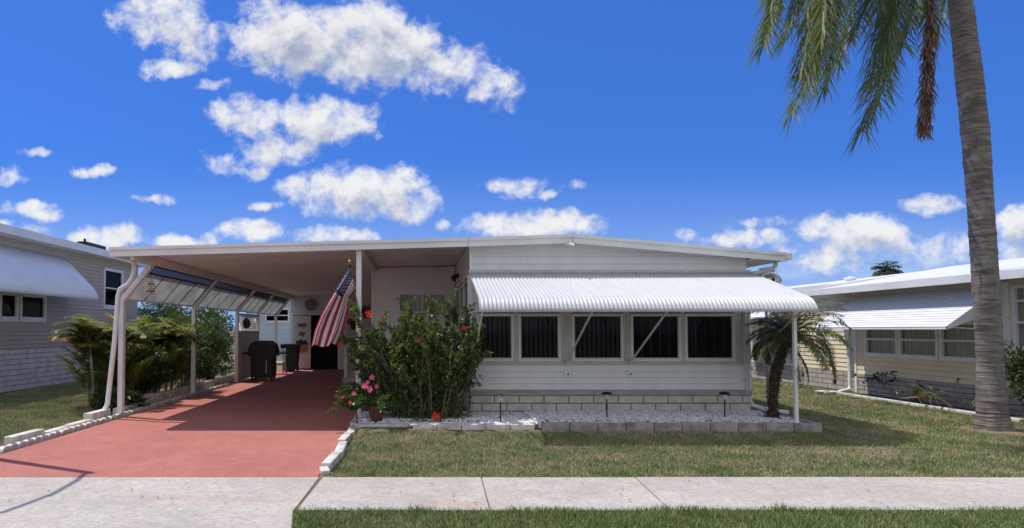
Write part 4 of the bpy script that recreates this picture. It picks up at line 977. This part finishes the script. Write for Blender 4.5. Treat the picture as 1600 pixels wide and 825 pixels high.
# ---------------------------------------------------------------- grey house on the left
lh = thing('grey_house', (-13.5, 18, 0), 'grey sided house with white block base left of the driveway', 'house')
LX = -10.5; T_ = dict(o=(LX, 0, 0), u=(0, 1, 0), n=(1, 0, 0))
WT = 4.09
lw_ = [(12.6, 13.55, 1.92, 2.50), (13.9, 15.05, 1.92, 2.50), (15.35, 15.95, 1.92, 2.50), (16.15, 17.15, 1.92, 2.50), (20.45, 21.65, 2.42, 3.62)]
def side_wall(T, a0, a1, z0, z1, board, dep, holes):
    s = MB(**T); hs = sorted(holes); x = a0
    for (h0, h1, hz0, hz1) in hs:
        s.siding(x, h0, z0, z1, board, dep); s.siding(h0, h1, z0, hz0, board, dep); s.siding(h0, h1, hz1, z1, board, dep); x = h1
    s.siding(x, a1, z0, z1, board, dep); return s
side_wall(T_, 9.0, 22.9, 1.10, WT, 0.115, 0.014, lw_).build('side_wall', 'grey_siding', lh)
s = MB(**T_); s.blocks(9.0, 22.9, 0.0, 1.09, .62, .137, .014, .012, .004); s.build('block_base', ['grey_block', 'grey_grout'], lh)
s = MB(**T_); s.cur = 1; s.box(20.0, 21.0, .02, .028, .78, 1.05); s.cur = 0
for a in (20.0, 20.5):
    s.box(a+.01, a+.04, .03, .05, .78, 1.05); s.box(a+.46, a+.49, .03, .05, .78, 1.05); s.box(a+.04, a+.46, .03, .05, .78, .81); s.box(a+.04, a+.46, .03, .05, 1.02, 1.05)
    s.beam((a+.04, .04, .81), (a+.46, .04, 1.02), .02, .03); s.beam((a+.46, .04, .81), (a+.04, .04, 1.02), .019, .03); s.box(a+.235, a+.265, .03, .048, .81, 1.02)
s.build('vent_block', ['grey_block', 'black'], lh)
s = MB(); s.box(-16.5, LX-.1, 9.0, 9.08, 0, WT); s.box(-16.5, -16.4, 9.08, 22.9, 0, WT); s.box(-16.4, LX-.1, 22.8, 22.9, 0, WT); s.box(-16.4, LX-.1, 9.1, 22.79, .9, .95); s.box(-11.3, -11.25, 9.1, 22.7, .96, 3.9); s.build('end_wall', 'grey_siding', lh)
s = MB(); s.prism([(-10.22, 4.06), (-13.5, 4.75), (-16.8, 4.06), (-16.8, 4.16), (-13.5, 4.86), (-10.22, 4.16)], 8.6, 23.2); rf = s.build('roof', 'shingle', lh)
s = MB(); s.box(-10.22, -10.13, 8.6, 23.2, 3.98, 4.20); s.build('fascia', 'white', rf, bevel=.005)
s = MB(); s.box(LX, -10.22, 8.65, 23.1, 3.96, 3.975); s.build('soffit', 'white', rf)
for y_ in (13.9, 20.0):
    s = MB(); s.box(-11.2, -10.9, y_, y_+1.3, 4.15, 4.52); s.tube([(-11.0, y_+.1, 4.1), (-11.0, y_+.1, 4.62)], .04, 8); s.build('ridge_vent', 'black', rf, bevel=.02)
def window_unit(T, a, c, z0, z1, parent, fw=.09, mt='white', gl='glass', rails=(), back='dark_room', proud=.03, mull=()):
    s = MB(**T)
    for q in ((a-fw*.6, a+.02, z0-fw, z1+fw*.6), (c-.02, c+fw*.6, z0-fw, z1+fw*.6)): s.box(q[0], q[1], -.04, proud, q[2], q[3])
    s.box(a+.02, c-.02, -.04, proud, z1-.02, z1+fw*.6); s.box(a+.02, c-.02, -.04, proud+.01, z0-fw, z0+.02)
    for z in rails: s.box(a+.02, c-.02, -.035, proud-.012, z-.022, z+.022)
    for x in mull: s.box(x-.01, x+.01, -.035, proud-.014, z0+.02, z1-.02)
    o = s.build('window', mt, parent, bevel=.003)
    s = MB(**T); s.box(a+.02, c-.02, -.03, -.024, z0+.02, z1-.02); s.build('pane', gl, o)
    if back:
        s = MB(**T); sheet(s, a-.28, c+.28, z0-.15, z1+.15, -.10, .11, .02)
        s.build('curtain', back, o)  # the dark version is a sheet coloured as the unlit room behind the pane
    return o
for i, (a, c, z0, z1) in enumerate(lw_):
    window_unit(T_, a, c, z0, z1, lh, .12, 'white', 'glass', rails=((z0+z1)/2,) if i == 4 else (), back='dark_room', mull=())
aw2 = MB(); prof = [(LX+.01, 3.74), (-10.1, 3.33), (-9.75, 2.97), (-9.62, 2.83), (-9.53, 2.70), (-9.48, 2.58), (-9.47, 2.47)]
vs = []; n_ = int((18.1-8.8)/.07)*4
for k in range(n_+1):
    y = 8.8 + (18.1-8.8)*k/n_; o_ = .017*math.cos(2*math.pi*(y-8.8)/.07)
    for i, (x, z) in enumerate(prof): vs.append((x + (o_*.7 if i > 2 else o_*.12), y, z + (o_*.6 if i > 2 else o_*.12)))
npf = len(prof); aw2.add(vs, [(k*npf+i, (k+1)*npf+i, (k+1)*npf+i+1, k*npf+i+1) for k in range(n_) for i in range(npf-1)])
aw2.add([(prof[i][0], 18.1, prof[i][1]) for i in range(npf)] + [(LX+.01, 18.1, 3.55)], [tuple(range(npf+1))])
so = aw2.build('window_awning', 'neighbour_awning', lh, smooth=True).modifiers.new('t', 'SOLIDIFY'); so.thickness = .003

# pale blue house behind the carport
bh = thing('blue_house', (-6.8, 30, 0), 'pale blue house seen through the gap beside the shed', 'house')
s = side_wall(dict(o=(0, 28.6, 0), u=(1, 0, 0), n=(0, -1, 0)), -8.0, -5.6, 0, 3.1, .2, .015, [(-7.05, -6.0, 2.0, 2.55)]); s.build('front_wall', 'blue_wall', bh)
window_unit(dict(o=(0, 28.6, 0), u=(1, 0, 0), n=(0, -1, 0)), -7.05, -6.0, 2.0, 2.55, bh, .08, rails=(2.27,))
s = MB(); s.box(-5.68, -5.6, 28.66, 36, 0, 3.1); s.box(-7.9, -5.7, 35.9, 36, 0, 3.1); s.box(-8.0, -7.92, 28.66, 36, 0, 3.1); s.build('side_wall', 'blue_wall', bh)
s = MB(); s.prism([(-8.3, 3.1), (-6.8, 3.4), (-5.3, 3.1), (-5.3, 3.2), (-6.8, 3.5), (-8.3, 3.2)], 28.2, 36.3); s.build('roof', 'white', bh)

# ---------------------------------------------------------------- yellow house on the right
rh = thing('yellow_house', (14, 17, 0), 'pale yellow sided house with white awnings right of the lawn', 'house')
RX = 11.1; TR = dict(o=(RX, 0, 0), u=(0, 1, 0), n=(-1, 0, 0)); TB = dict(o=(RX+.15, 0, 0), u=(0, 1, 0), n=(-1, 0, 0))
rw = [(9.5, 10.35, 1.28, 2.38), (10.55, 11.25, 1.28, 2.38), (11.75, 12.85, 1.02, 1.72), (12.97, 13.95, 1.02, 1.72), (14.05, 15.0, 1.02, 1.72)]
side_wall(TR, 9.0, 15.4, .50, 2.56, .115, .014, rw).build('front_wing_wall', 'yellow', rh)
s = MB(**TR); s.blocks(9.0, 15.4, 0.0, .42, .42, .10, .016, .012, .004); s.build('block_base', ['tan_block', 'grout'], rh)
s = MB(**TR); s.box(9.0, 15.42, -.02, .03, .425, .497); s.build('base_board', 'cream', rh)
for i, (a, c, z0, z1) in enumerate(rw):
    window_unit(TR, a, c, z0, z1, rh, .07, 'white', 'glass_clear', rails=(((z0+z1)/2 if i > 1 else z0+.55),) if i > 1 else (z0+.45, z0+.85), back='curtain')
s = MB(**TR); s.box(11.35, 11.5, 0, .03, .5, 2.5); s.build('wall_trim', 'white', rh)
s = MB(**TR); s.box(15.33, 15.4, .0, .03, 0, 2.56); s.build('corner_trim', 'white', rh)
side_wall(TB, 15.4, 30.0, .52, 2.72, .115, .018, [(18.6, 20.0, 1.3, 2.1)]).build('back_wing_wall', 'yellow', rh)
window_unit(TB, 18.6, 20.0, 1.3, 2.1, rh, .08, rails=(1.7,), back='curtain', gl='glass_clear')
s = MB(**TB); s.blocks(15.4, 30.0, 0.0, .51, .42, .125, .016, .012, .004); s.build('block_base', ['tan_block', 'grout'], rh)
s = MB(**TB); s.cur = 0
for k in range(6): s.box(16.3+k*1.35, 16.42+k*1.35, .018, .022, .15+.1*(k % 2), .25+.1*(k % 2))
s.build('vent_hole', 'black', rh)
s = MB(); s.box(RX+.08, 17.5, 9.0, 9.06, 0, 2.6); s.box(17.4, 17.5, 9.1, 30, 0, 2.6); s.box(RX+.3, 17.4, 29.9, 30, 0, 2.6); s.box(RX+.07, RX+.14, 15.4, 15.42, 0, 2.56); s.build('end_wall', 'yellow', rh)
s = MB(); s.prism([(10.40, 2.56), (14.2, 3.22), (17.9, 2.56), (17.9, 2.62), (14.2, 3.28), (10.40, 2.62)], 8.7, 16.2); r1 = s.build('front_roof', 'white', rh)
s = MB(); s.box(10.32, 10.40, 8.7, 16.2, 2.48, 2.64); s.build('gutter', 'white', r1, bevel=.006)
s = MB(); s.box(10.40, RX, 8.75, 16.15, 2.53, 2.545); s.build('soffit', 'cream', r1)
s = MB(); s.prism([(11.08, 2.74), (14.2, 3.17), (17.9, 2.74), (17.9, 2.80), (14.2, 3.24), (11.08, 2.80)], 16.21, 30.3); s.box(11.0, 11.08, 16.21, 30.3, 2.66, 2.82); r2 = s.build('back_roof', 'white', rh, bevel=.004)
s = MB(); s.lathe([(.12, 0), (.12, .12), (.16, .13), (.16, .17), (0, .22)], (12.6, 17.6, 2.93), 14); s.build('roof_vent', 'white', r2)
def slat_awning(T, a0, a1, c1, z0, z1, parent, n):
    """stepped aluminium slats from the wall (n=0,z0) out to (n=c1,z1), with side wings"""
    s = MB(**T)
    for k in range(n):
        t0, t1 = k/n, (k+1)/n
        s.add([(a0, c1*t0, z0+(z1-z0)*t0-.003), (a1, c1*t0, z0+(z1-z0)*t0-.003), (a1, c1*t1+.012, z0+(z1-z0)*t1+.003), (a0, c1*t1+.012, z0+(z1-z0)*t1+.003), (a1, c1*t1+.002, z0+(z1-z0)*t1-.006), (a0, c1*t1+.002, z0+(z1-z0)*t1-.006)], [(0, 1, 2, 3), (3, 2, 4, 5)])
    s.box(a0, a1, c1-.02, c1+.01, z1-.05, z1-.013)
    o = s.build('window_awning', 'neighbour_awning', parent)
    for a in (a0, a1):
        s = MB(**T); s.add([(a, 0, z0), (a, c1, z1), (a, c1, z1-.06), (a, .35*c1, z0+(z1-z0)*.35-.30)], [(0, 1, 2, 3)]); s.build('side_wing', 'neighbour_awning', o)
    for a in (a0+.03, a1-.03): s = MB(**T); s.beam((a, .0, z0-.85), (a, c1-.03, z1-.01), .02, .02); s.build('brace', 'white', o)
    return o
slat_awning(TR, 11.45, 15.3, 1.12, 2.44, 1.655, rh, 15)
slat_awning(TB, 18.2, 20.5, .8, 2.5, 1.98, rh, 10)
s = MB(); s.tube([(10.36, 16.0, 2.50), (10.38, 16.0, 2.42), (10.6, 15.9, 2.36), (11.0, 15.6, 2.30), (11.05, 15.55, 2.2), (11.04, 15.52, .2), (11.0, 15.5, .08), (10.6, 15.3, .04)], .045, 10); s.build('downspout', 'white', rh, smooth=True)
s = MB(); s.obox((10.35, 15.3, .03), (.55, .28, .05), rz=.25); s.obox((10.15, 15.25, .06), (.25, .22, .03), rz=.25); tag(s.build('splash_block', 'block_white', bevel=.01), 'white splash block on the lawn at the yellow house corner', 'splash block')
s = MB(); s.slab([(10.56, 9.0), (RX, 9.0), (RX, 15.4), (10.56, 15.4)], -.02, .02); struct(s.build('mulch_bed', 'soil'))
s = MB(); s.box(10.46, 10.56, 10.6, 15.5, -.02, .05); tag(s.build('bed_edging', 'block_white', bevel=.01), 'long white edging strip of the bed by the yellow house', 'edging')
leafy('dark_shrub', (10.62, 10.15, 0), .62, .80, .72, 8000, .08, 'hedge', 'dark leafy shrub at the right edge beyond the palm trunk', 'shrub')
# bare branching plant against the block base
br = thing('bare_branch_plant', (10.8, 12.2, 0), 'pale bare branched plant with few leaves against the block base', 'plant')
s = MB(); lf_ = MB()
for k in range(16):
    p = Vector((10.75+random.uniform(-.12, .1), 11.4+k*.12, .02)); d = Vector((random.uniform(-.6, .1), random.uniform(-.9, .9), 1)).normalized(); pts = [p]
    for i in range(7): d = (d + Vector((random.uniform(-.25, .12), random.uniform(-.45, .45), random.uniform(-.35, .12)))).normalized(); p = p + d*.09; pts.append(p)
    s.tube([tuple(q) for q in pts], [.021*(1-.08*i) for i in range(8)], 6)
    for j in range(7): leafquad(lf_, pts[-1], rv()+Vector((0, 0, .3)), Vector((0, 0, 1)), .09, .03)
s.build('branches', 'pale_branch', br, smooth=True); lf_.build('leaves', 'hib', br, tint=True)
br = thing('yellow_croton', (10.7, 13.05, 0), 'small plant with a bright yellow leaf cluster by the white edging', 'plant')
lf_ = MB(); l2 = MB()
for k in range(90): leafquad(lf_, Vector((10.75, 13.1, .05+.3*random.random()))+rv()*.08, rv()+Vector((0, 0, .6)), rv(), .12, .04)
for k in range(34): leafquad(l2, Vector((10.62, 12.85, .18+.12*random.random()))+rv()*.04, rv()+Vector((0, 0, .3)), rv(), .07, .04)
lf_.build('leaves', 'hib', br, tint=True); l2.build('yellow_leaves', 'yellow_leaf', br)
br = thing('vine', (10.95, 14.3, 0), 'scraggly dark vine curling on the tan block base', 'vine')
s = MB(); l2 = MB()
for k in range(4):
    c0 = Vector((10.98, 14.0+.2*k, .42)); d_ = random.random()*6; pts = []
    for t in range(14): d_ += random.uniform(-.9, .9); c0 = c0 + Vector((random.uniform(-.01, .01), math.cos(d_)*.05, math.sin(d_)*.04 - .008)); pts.append(tuple(c0))
    s.tube(pts, .010, 6)
    for t in range(34): leafquad(l2, Vector(random.choice(pts)), rv(), rv(), .06, .03)
s.build('stems', 'bark_dark', br); l2.build('leaves', 'hedge', br, tint=True)

# ---------------------------------------------------------------- small date palm in the gravel
dp = thing('date_palm', (5.83, 9.75, .17), 'small leaning date palm at the right end of the gravel bed', 'palm')
lf = MB(); st_ = MB(); tk = MB()
tp = at(1232, 528, 9.75); base = Vector((5.74, 9.75, .15)); pts = []; rs = []
for i in range(30):
    t = i/29; x = base.x - .05 + (tp.x-base.x+.05)*(t**2.4) ; z = base.z + (tp.z-base.z)*t
    pts.append((x, 9.75, z)); rs.append((.058 if t > .12 else .11 - .3*t*.97) + (.012 if i % 2 else -.004) + .02*t)
tk.tube(pts, rs, 12)
for i in range(150):      # old leaf-base stubs
    t = random.random(); j = min(int(t*29), 28); q = Vector(pts[j]); a = random.random()*6.28; d = Vector((math.cos(a), math.sin(a), .55)).normalized()
    tk.beam(tuple(q + d*rs[j]*.8), tuple(q + d*(rs[j]+.045)), .022, .012)
tk.build('trunk', 'bark_dark', dp)
for k in range(50):
    az = k*2.399; el = 1.35 - 1.6*(k/50)
    frond(lf, st_, tp + Vector((0, 0, .02)), az, el, random.uniform(.8, 1.12)*(1.0 if math.cos(az) > -.3 else .72), random.uniform(1.3, 2.1), .24, n=46, w=.013, hang=.28, plum=.3, r0=.008, start=.12, tint=(k/50)*.95 if math.cos(az) > -.2 else .25)
lf.build('crown', 'date', dp, tint=True); st_.build('rachises', 'pale_branch', dp)
lf = MB(); st_ = MB()
for az, L_ in ((2.2, .8), (.5, .85), (5.6, .7)): frond(lf, st_, tp - Vector((0, 0, .05)), az, -.9, L_, .7, .14, n=24, w=.014, hang=.6, plum=.1, r0=.007, start=.2)
lf.build('dead_fronds', 'dead', dp, tint=True); st_.build('dead_rachises', 'bark_dark', dp)

# ---------------------------------------------------------------- tall queen palm
qp = thing('queen_palm', (9.2, 9.62, 0), 'tall queen palm with thick grey ringed trunk and drooping fronds', 'palm')
tk = MB(); cl_ = [(1553, 672), (1550, 640), (1547, 560), (1541, 460), (1534, 350), (1525, 220), (1512, 100), (1500, 0), (1490, -90), (1480, -200)]
wl = [27, 25, 22.5, 22, 21.5, 23.5, 22, 20.5, 19, 15]
N = 300; pts = []; rs = []; nxt = 0; led = 0
for i in range(N+1):
    t = i/N*(len(cl_)-1); j = min(int(t), len(cl_)-2); f_ = t-j
    cx = cl_[j][0]*(1-f_)+cl_[j+1][0]*f_; cyy = cl_[j][1]*(1-f_)+cl_[j+1][1]*f_; ww = wl[j]*(1-f_)+wl[j+1]*f_
    p = at(cx, cyy, 9.62); nxt -= 1
    if nxt <= 0: nxt = random.randint(2, 5); led = random.uniform(.003, .011)
    pts.append(tuple(p)); rs.append(0.725*ww/98.5 + led*max(nxt, 1)/4 + random.uniform(-.0015, .0015))
pts[0] = (pts[0][0], pts[0][1], -.05); rs[0] = rs[1]*1.08
tk.tube(pts, rs, 32)
for i, v in enumerate(tk.v):
    k = i % 32; z = v[2]; p = Vector(v); j = i//32; c_ = Vector(pts[min(j, N)])
    d = p-c_; 
    if z < .40: d *= 1 + (.16 + .14*math.sin(k*1.18+1))*(max(0, .40-z)/.40)**1.6
    d *= 1 + .018*math.sin(k*.8+z*2.1) + .01*math.sin(k*2.3-z*5); tk.v[i] = tuple(c_+d)
tk.build('trunk', 'palm_bark', qp, smooth=True)
top = Vector(pts[-1]); lf = MB(); st_ = MB()
def curve_frond(pts, ll, n, w, hang, plum, r0, tint, start=.15):
    """feather leaf along a given arched midrib"""
    P_ = [Vector(p) for p in pts]
    def bez(t):
        q = list(P_)
        while len(q) > 1: q = [q[i].lerp(q[i+1], t) for i in range(len(q)-1)]
        return q[0]
    N = 26; c = [bez(i/N) for i in range(N+1)]
    st_.tint = .5; st_.tube([tuple(q) for q in c], [r0*(1-.9*i/N) for i in range(N+1)], 6, cap=False)
    for k in range(n):
        t = start+(1-start)*(k+random.random()*.7)/n; i = min(int(t*N), N-1); q = c[i].lerp(c[i+1], min(1, t*N-i)); d = (c[i+1]-c[i]).normalized()
        sd = d.cross(Vector((0, 0, 1)));
        if sd.length < .25: sd = Vector((.1, 1, 0))
        sd.normalize(); nn = sd.cross(d); prof = math.sin(math.pi*(.18+.64*t))**.6
        for sg in (1, -1):
            dd = (sd*sg*.9 + d*(.35+.55*t) + nn*random.uniform(-plum, plum) + rv()*.12).normalized(); L_ = ll*prof*random.uniform(.8, 1.15); p = q.copy(); vs = []
            wd = dd.cross(Vector((0, 0, 1))) + rv()*.3; wd.normalize(); lf.tint = min(1, max(0, tint + random.uniform(-.18, .30)))
            for j in range(5):
                ww = w*(.6, 1.0, .9, .6, .05)[j]; vs += [tuple(p+wd*ww/2), tuple(p-wd*ww/2)]; p = p + dd*L_/4; dd = (dd + Vector((0, 0, -hang))).normalized()
            lf.add(vs, [(2*j, 2*j+1, 2*j+3, 2*j+2) for j in range(4)])
crown = at(1490, -150, 9.62)
# drooping street-side and left-hand fronds: (way points of the midrib, distance)
for wp, ys_, tn in (
    (((1450, -400), (1260, -340), (1290, -90), (1252, 110)), (9.6, 9.3, 9.15, 9.1), .5),
    (((1435, -410), (1190, -330), (1250, -110), (1203, 40)), (9.6, 9.8, 9.9, 9.9), .4),
    (((1465, -360), (1390, -300), (1440, -60), (1372, 165)), (9.6, 9.3, 9.2, 9.15), .35),
    (((1445, -390), (1300, -340), (1340, -80), (1290, 135)), (9.6, 9.6, 9.7, 9.8), .45),
    (((1470, -330), (1340, -300), (1440, -130), (1330, 60)), (9.6, 9.4, 9.3, 9.2), .45),
    (((1470, -330), (1400, -300), (1480, -130), (1410, 75)), (9.6, 9.5, 9.4, 9.3), .30),
    (((1440, -400), (1220, -330), (1310, -110), (1225, 60)), (9.6, 9.9, 10.1, 10.2), .35),
    (((1430, -400), (1250, -350), (1300, -80), (1278, 110)), (9.6, 9.4, 9.2, 9.1), .55),
    (((1460, -380), (1360, -320), (1400, -80), (1362, 130)), (9.6, 9.6, 9.6, 9.6), .35),
    (((1430, -420), (1210, -330), (1240, -90), (1192, 72)), (9.6, 9.5, 9.5, 9.4), .30),
    (((1440, -430), (1300, -370), (1345, -60), (1240, 172)), (9.6, 9.2, 9.0, 9.0), .45),
    (((1450, -400), (1330, -330), (1330, -70), (1262, 130)), (9.6, 9.7, 9.8, 9.9), .75),
    (((1460, -380), (1380, -300), (1450, -40), (1346, 208)), (9.6, 9.1, 8.9, 8.9), .30),
    (((1450, -360), (1370, -330), (1370, -110), (1312, 95)), (9.6, 10.0, 10.3, 10.4), .60),
    (((1465, -330), (1400, -280), (1420, -90), (1388, 95)), (9.6, 9.8, 10.1, 10.2), .40),
    (((1480, -330), (1470, -290), (1500, -120), (1436, 20)), (9.6, 10.2, 10.7, 10.8), .25),
    (((1490, -330), (1480, -300), (1520, -120), (1462, 60)), (9.6, 10.4, 11.0, 11.2), .35),
    (((1400, -420), (1150, -360), (1190, -150), (1215, 10)), (9.6, 10.2, 10.4, 10.5), .5),
    (((1440, -380), (1290, -330), (1290, -120), (1285, 60)), (9.6, 9.0, 8.7, 8.6), .55)):
    curve_frond([crown] + [at(x, y, Y) for (x, y), Y in zip(wp, ys_)], .68, 330, .019, .24, .50, .034, tn)
for k in range(18):
    az = k*2.399+.4; r_ = random.uniform(1.8, 2.9); e = Vector((math.cos(az), math.sin(az), 0)); h = random.uniform(.6, 1.9); dz = random.uniform(-1.6, .6)
    if math.cos(az) < -.3 and dz < .1: dz = .3
    if dz < -.2 and crown.z + dz < 7.4: dz = -.2
    curve_frond([crown, crown + e*r_*.35 + Vector((0, 0, h)), crown + e*r_*.9 + Vector((0, 0, h)), crown + e*r_ + Vector((0, 0, dz))], .5, 60, .024, .34, .5, .028, random.random()*.6)
lf.build('crown', 'queen', qp, tint=True); st_.build('rachises', 'pinkleaf', qp, tint=True)
lf = MB(); st_ = MB()
pd = [at(x, y, 9.35) for x, y in ((1478, -190), (1462, -120), (1455, -40), (1452, 40), (1449, 110), (1446, 160), (1443, 200))]
st_.tube([tuple(q) for q in pd], [.03, .025, .02, .017, .014, .01, .005], 6)
for k in range(1100):
    t = random.random()**.85*(len(pd)-1); j = min(int(t), len(pd)-2); q = pd[j].lerp(pd[j+1], t-j); d = Vector((random.uniform(-.48, .42), random.uniform(-.4, .4), -1)).normalized(); L_ = random.uniform(.25, .55)*(1-.45*t/6); lf.tint = random.random()
    sd = rv().cross(d).normalized()*.012; kx = rv()*.06; kx.z = 0
    lf.add([tuple(q-sd), tuple(q+sd), tuple(q+d*L_*.5+kx+sd), tuple(q+d*L_*.5+kx-sd), tuple(q+d*L_+kx*.3)], [(0, 1, 2, 3), (3, 2, 4)])
lf.build('dead_frond', 'dead', qp, tint=True); st_.build('dead_rachis', 'dead', qp, tint=True)
s = MB(); s.lathe([(.02, .045), (.22, .04), (.38, .02), (.60, -.012)], (9.2, 9.62, 0), 24); s.v = [(x + .05*math.sin(y*23), y + .05*math.sin(x*19), z) for x, y, z in s.v]; struct(s.build('bare_soil', 'ring_soil'))

# fallen leaves
lf = MB(); 
for k in range(230):
    z_ = random.random()
    if z_ < .30: x, y, z = random.uniform(-5, 9), random.uniform(5.6, 6.7), .012
    elif z_ < .45: x, y, z = random.uniform(-5.2, -1.2), random.uniform(7, 14), .010
    elif z_ < .7: x, y, z = random.gauss(.1, .8), random.uniform(8.9, 9.3), .12
    else: x, y, z = random.uniform(-.8, 9), random.uniform(6.8, 9), .04 + lawn_z(0, 9)*.5
    a = random.random()*6.28; leafquad(lf, Vector((x, y, z)), Vector((math.cos(a), math.sin(a), .1)), Vector((0, 0, 1)), random.uniform(.02, .05), random.uniform(.01, .022))
tag(lf.build('fallen_leaves', 'dead', tint=True), 'small dry brown leaves scattered over pavement and lawn', 'leaves', None, 'stuff')

# ---------------------------------------------------------------- satellite dish, background palms, street lamp
sd_ = thing('satellite_dish', (6.75, 12.3, 0), 'grey satellite dish above the right end of the window awning', 'satellite dish')
p = at(1203, 438, 12.3)
s = MB(); s.tube([(p.x, 12.45, 0), (p.x, 12.45, p.z-.05), (p.x, 12.35, p.z)], .025, 8); s.build('mast', 'dish', sd_)
s = MB(); prf = [(.0, .0), (.1, .006), (.17, .02), (.21, .035)]; ov = [(r_*math.cos(k*math.pi/12)*.95, r_*math.sin(k*math.pi/12)*.75, z) for r_, z in prf[1:] for k in range(24)]
mrot = Matrix.Rotation(R(62), 3, 'X') @ Matrix.Rotation(R(-12), 3, 'Y'); vs = [tuple(Vector(p) + mrot @ Vector(q)) for q in [(0, 0, 0)] + ov]
s.add(vs, [(0, 1+k, 1+(k+1) % 24) for k in range(24)] + [(1+i*24+k, 1+i*24+(k+1) % 24, 1+(i+1)*24+(k+1) % 24, 1+(i+1)*24+k) for i in range(2) for k in range(24)])
do = s.build('reflector', 'dish', sd_, smooth=True); so = do.modifiers.new('t', 'SOLIDIFY'); so.thickness = .006
s = MB(); s.beam(tuple(p + mrot @ Vector((0, -.16, .02))), tuple(p + mrot @ Vector((0, -.2, .3))), .02, .02); s.build('feed_arm', 'dish', sd_)
def far_palm(px, py, Y, L_, n, label, ll=.5):
    p = at(px, py, Y); t = thing('far_palm', (p.x, Y, 0), label, 'palm'); lf_ = MB(); st2 = MB(); s = MB()
    s.tube([(p.x, Y, 0), (p.x+.1, Y, p.z*.5), (p.x, Y, p.z)], [.2, .15, .13], 10); s.build('trunk', 'palm_bark', t)
    for k in range(n): frond(lf_, st2, p, k*2.399, random.uniform(-.2, 1.3), L_*random.uniform(.8, 1.1), 1.4, ll, n=26, w=.05, hang=.4, plum=.5, r0=.03)
    lf_.build('crown', 'far_tree', t, tint=True); st2.build('rachises', 'far_tree', t)
far_palm(1386, 422, 38, .95, 22, 'green palm crown rising behind the yellow house roof')
far_palm(1186, 440, 27, 1.1, 14, 'palm crown tip showing behind the white house eave')
sl_ = thing('street_lamp', (-6.0, 7.95, 0), 'tall street lamp standing left of the frame beside the driveway', 'street lamp')
s = MB(); s.tube([(-6.0, 7.95, 0), (-6.0, 7.95, 5.5)], [.075, .05], 14); s.build('pole', 'dish', sl_)
s = MB(); s.tube([(-6.0, 7.95, 5.35), (-5.98, 7.6, 5.55), (-5.95, 7.1, 5.62), (-6.0, 6.5, 5.55), (-6.2, 6.0, 5.4)], .028, 8); s.build('arm', 'dish', sl_)
s = MB(); s.lathe([(.02, .1), (.12, .05), (.15, 0), (.12, -.04), (0, -.06)], (-6.22, 5.95, 5.36), 16); s.build('lamp_head', 'dish', sl_)
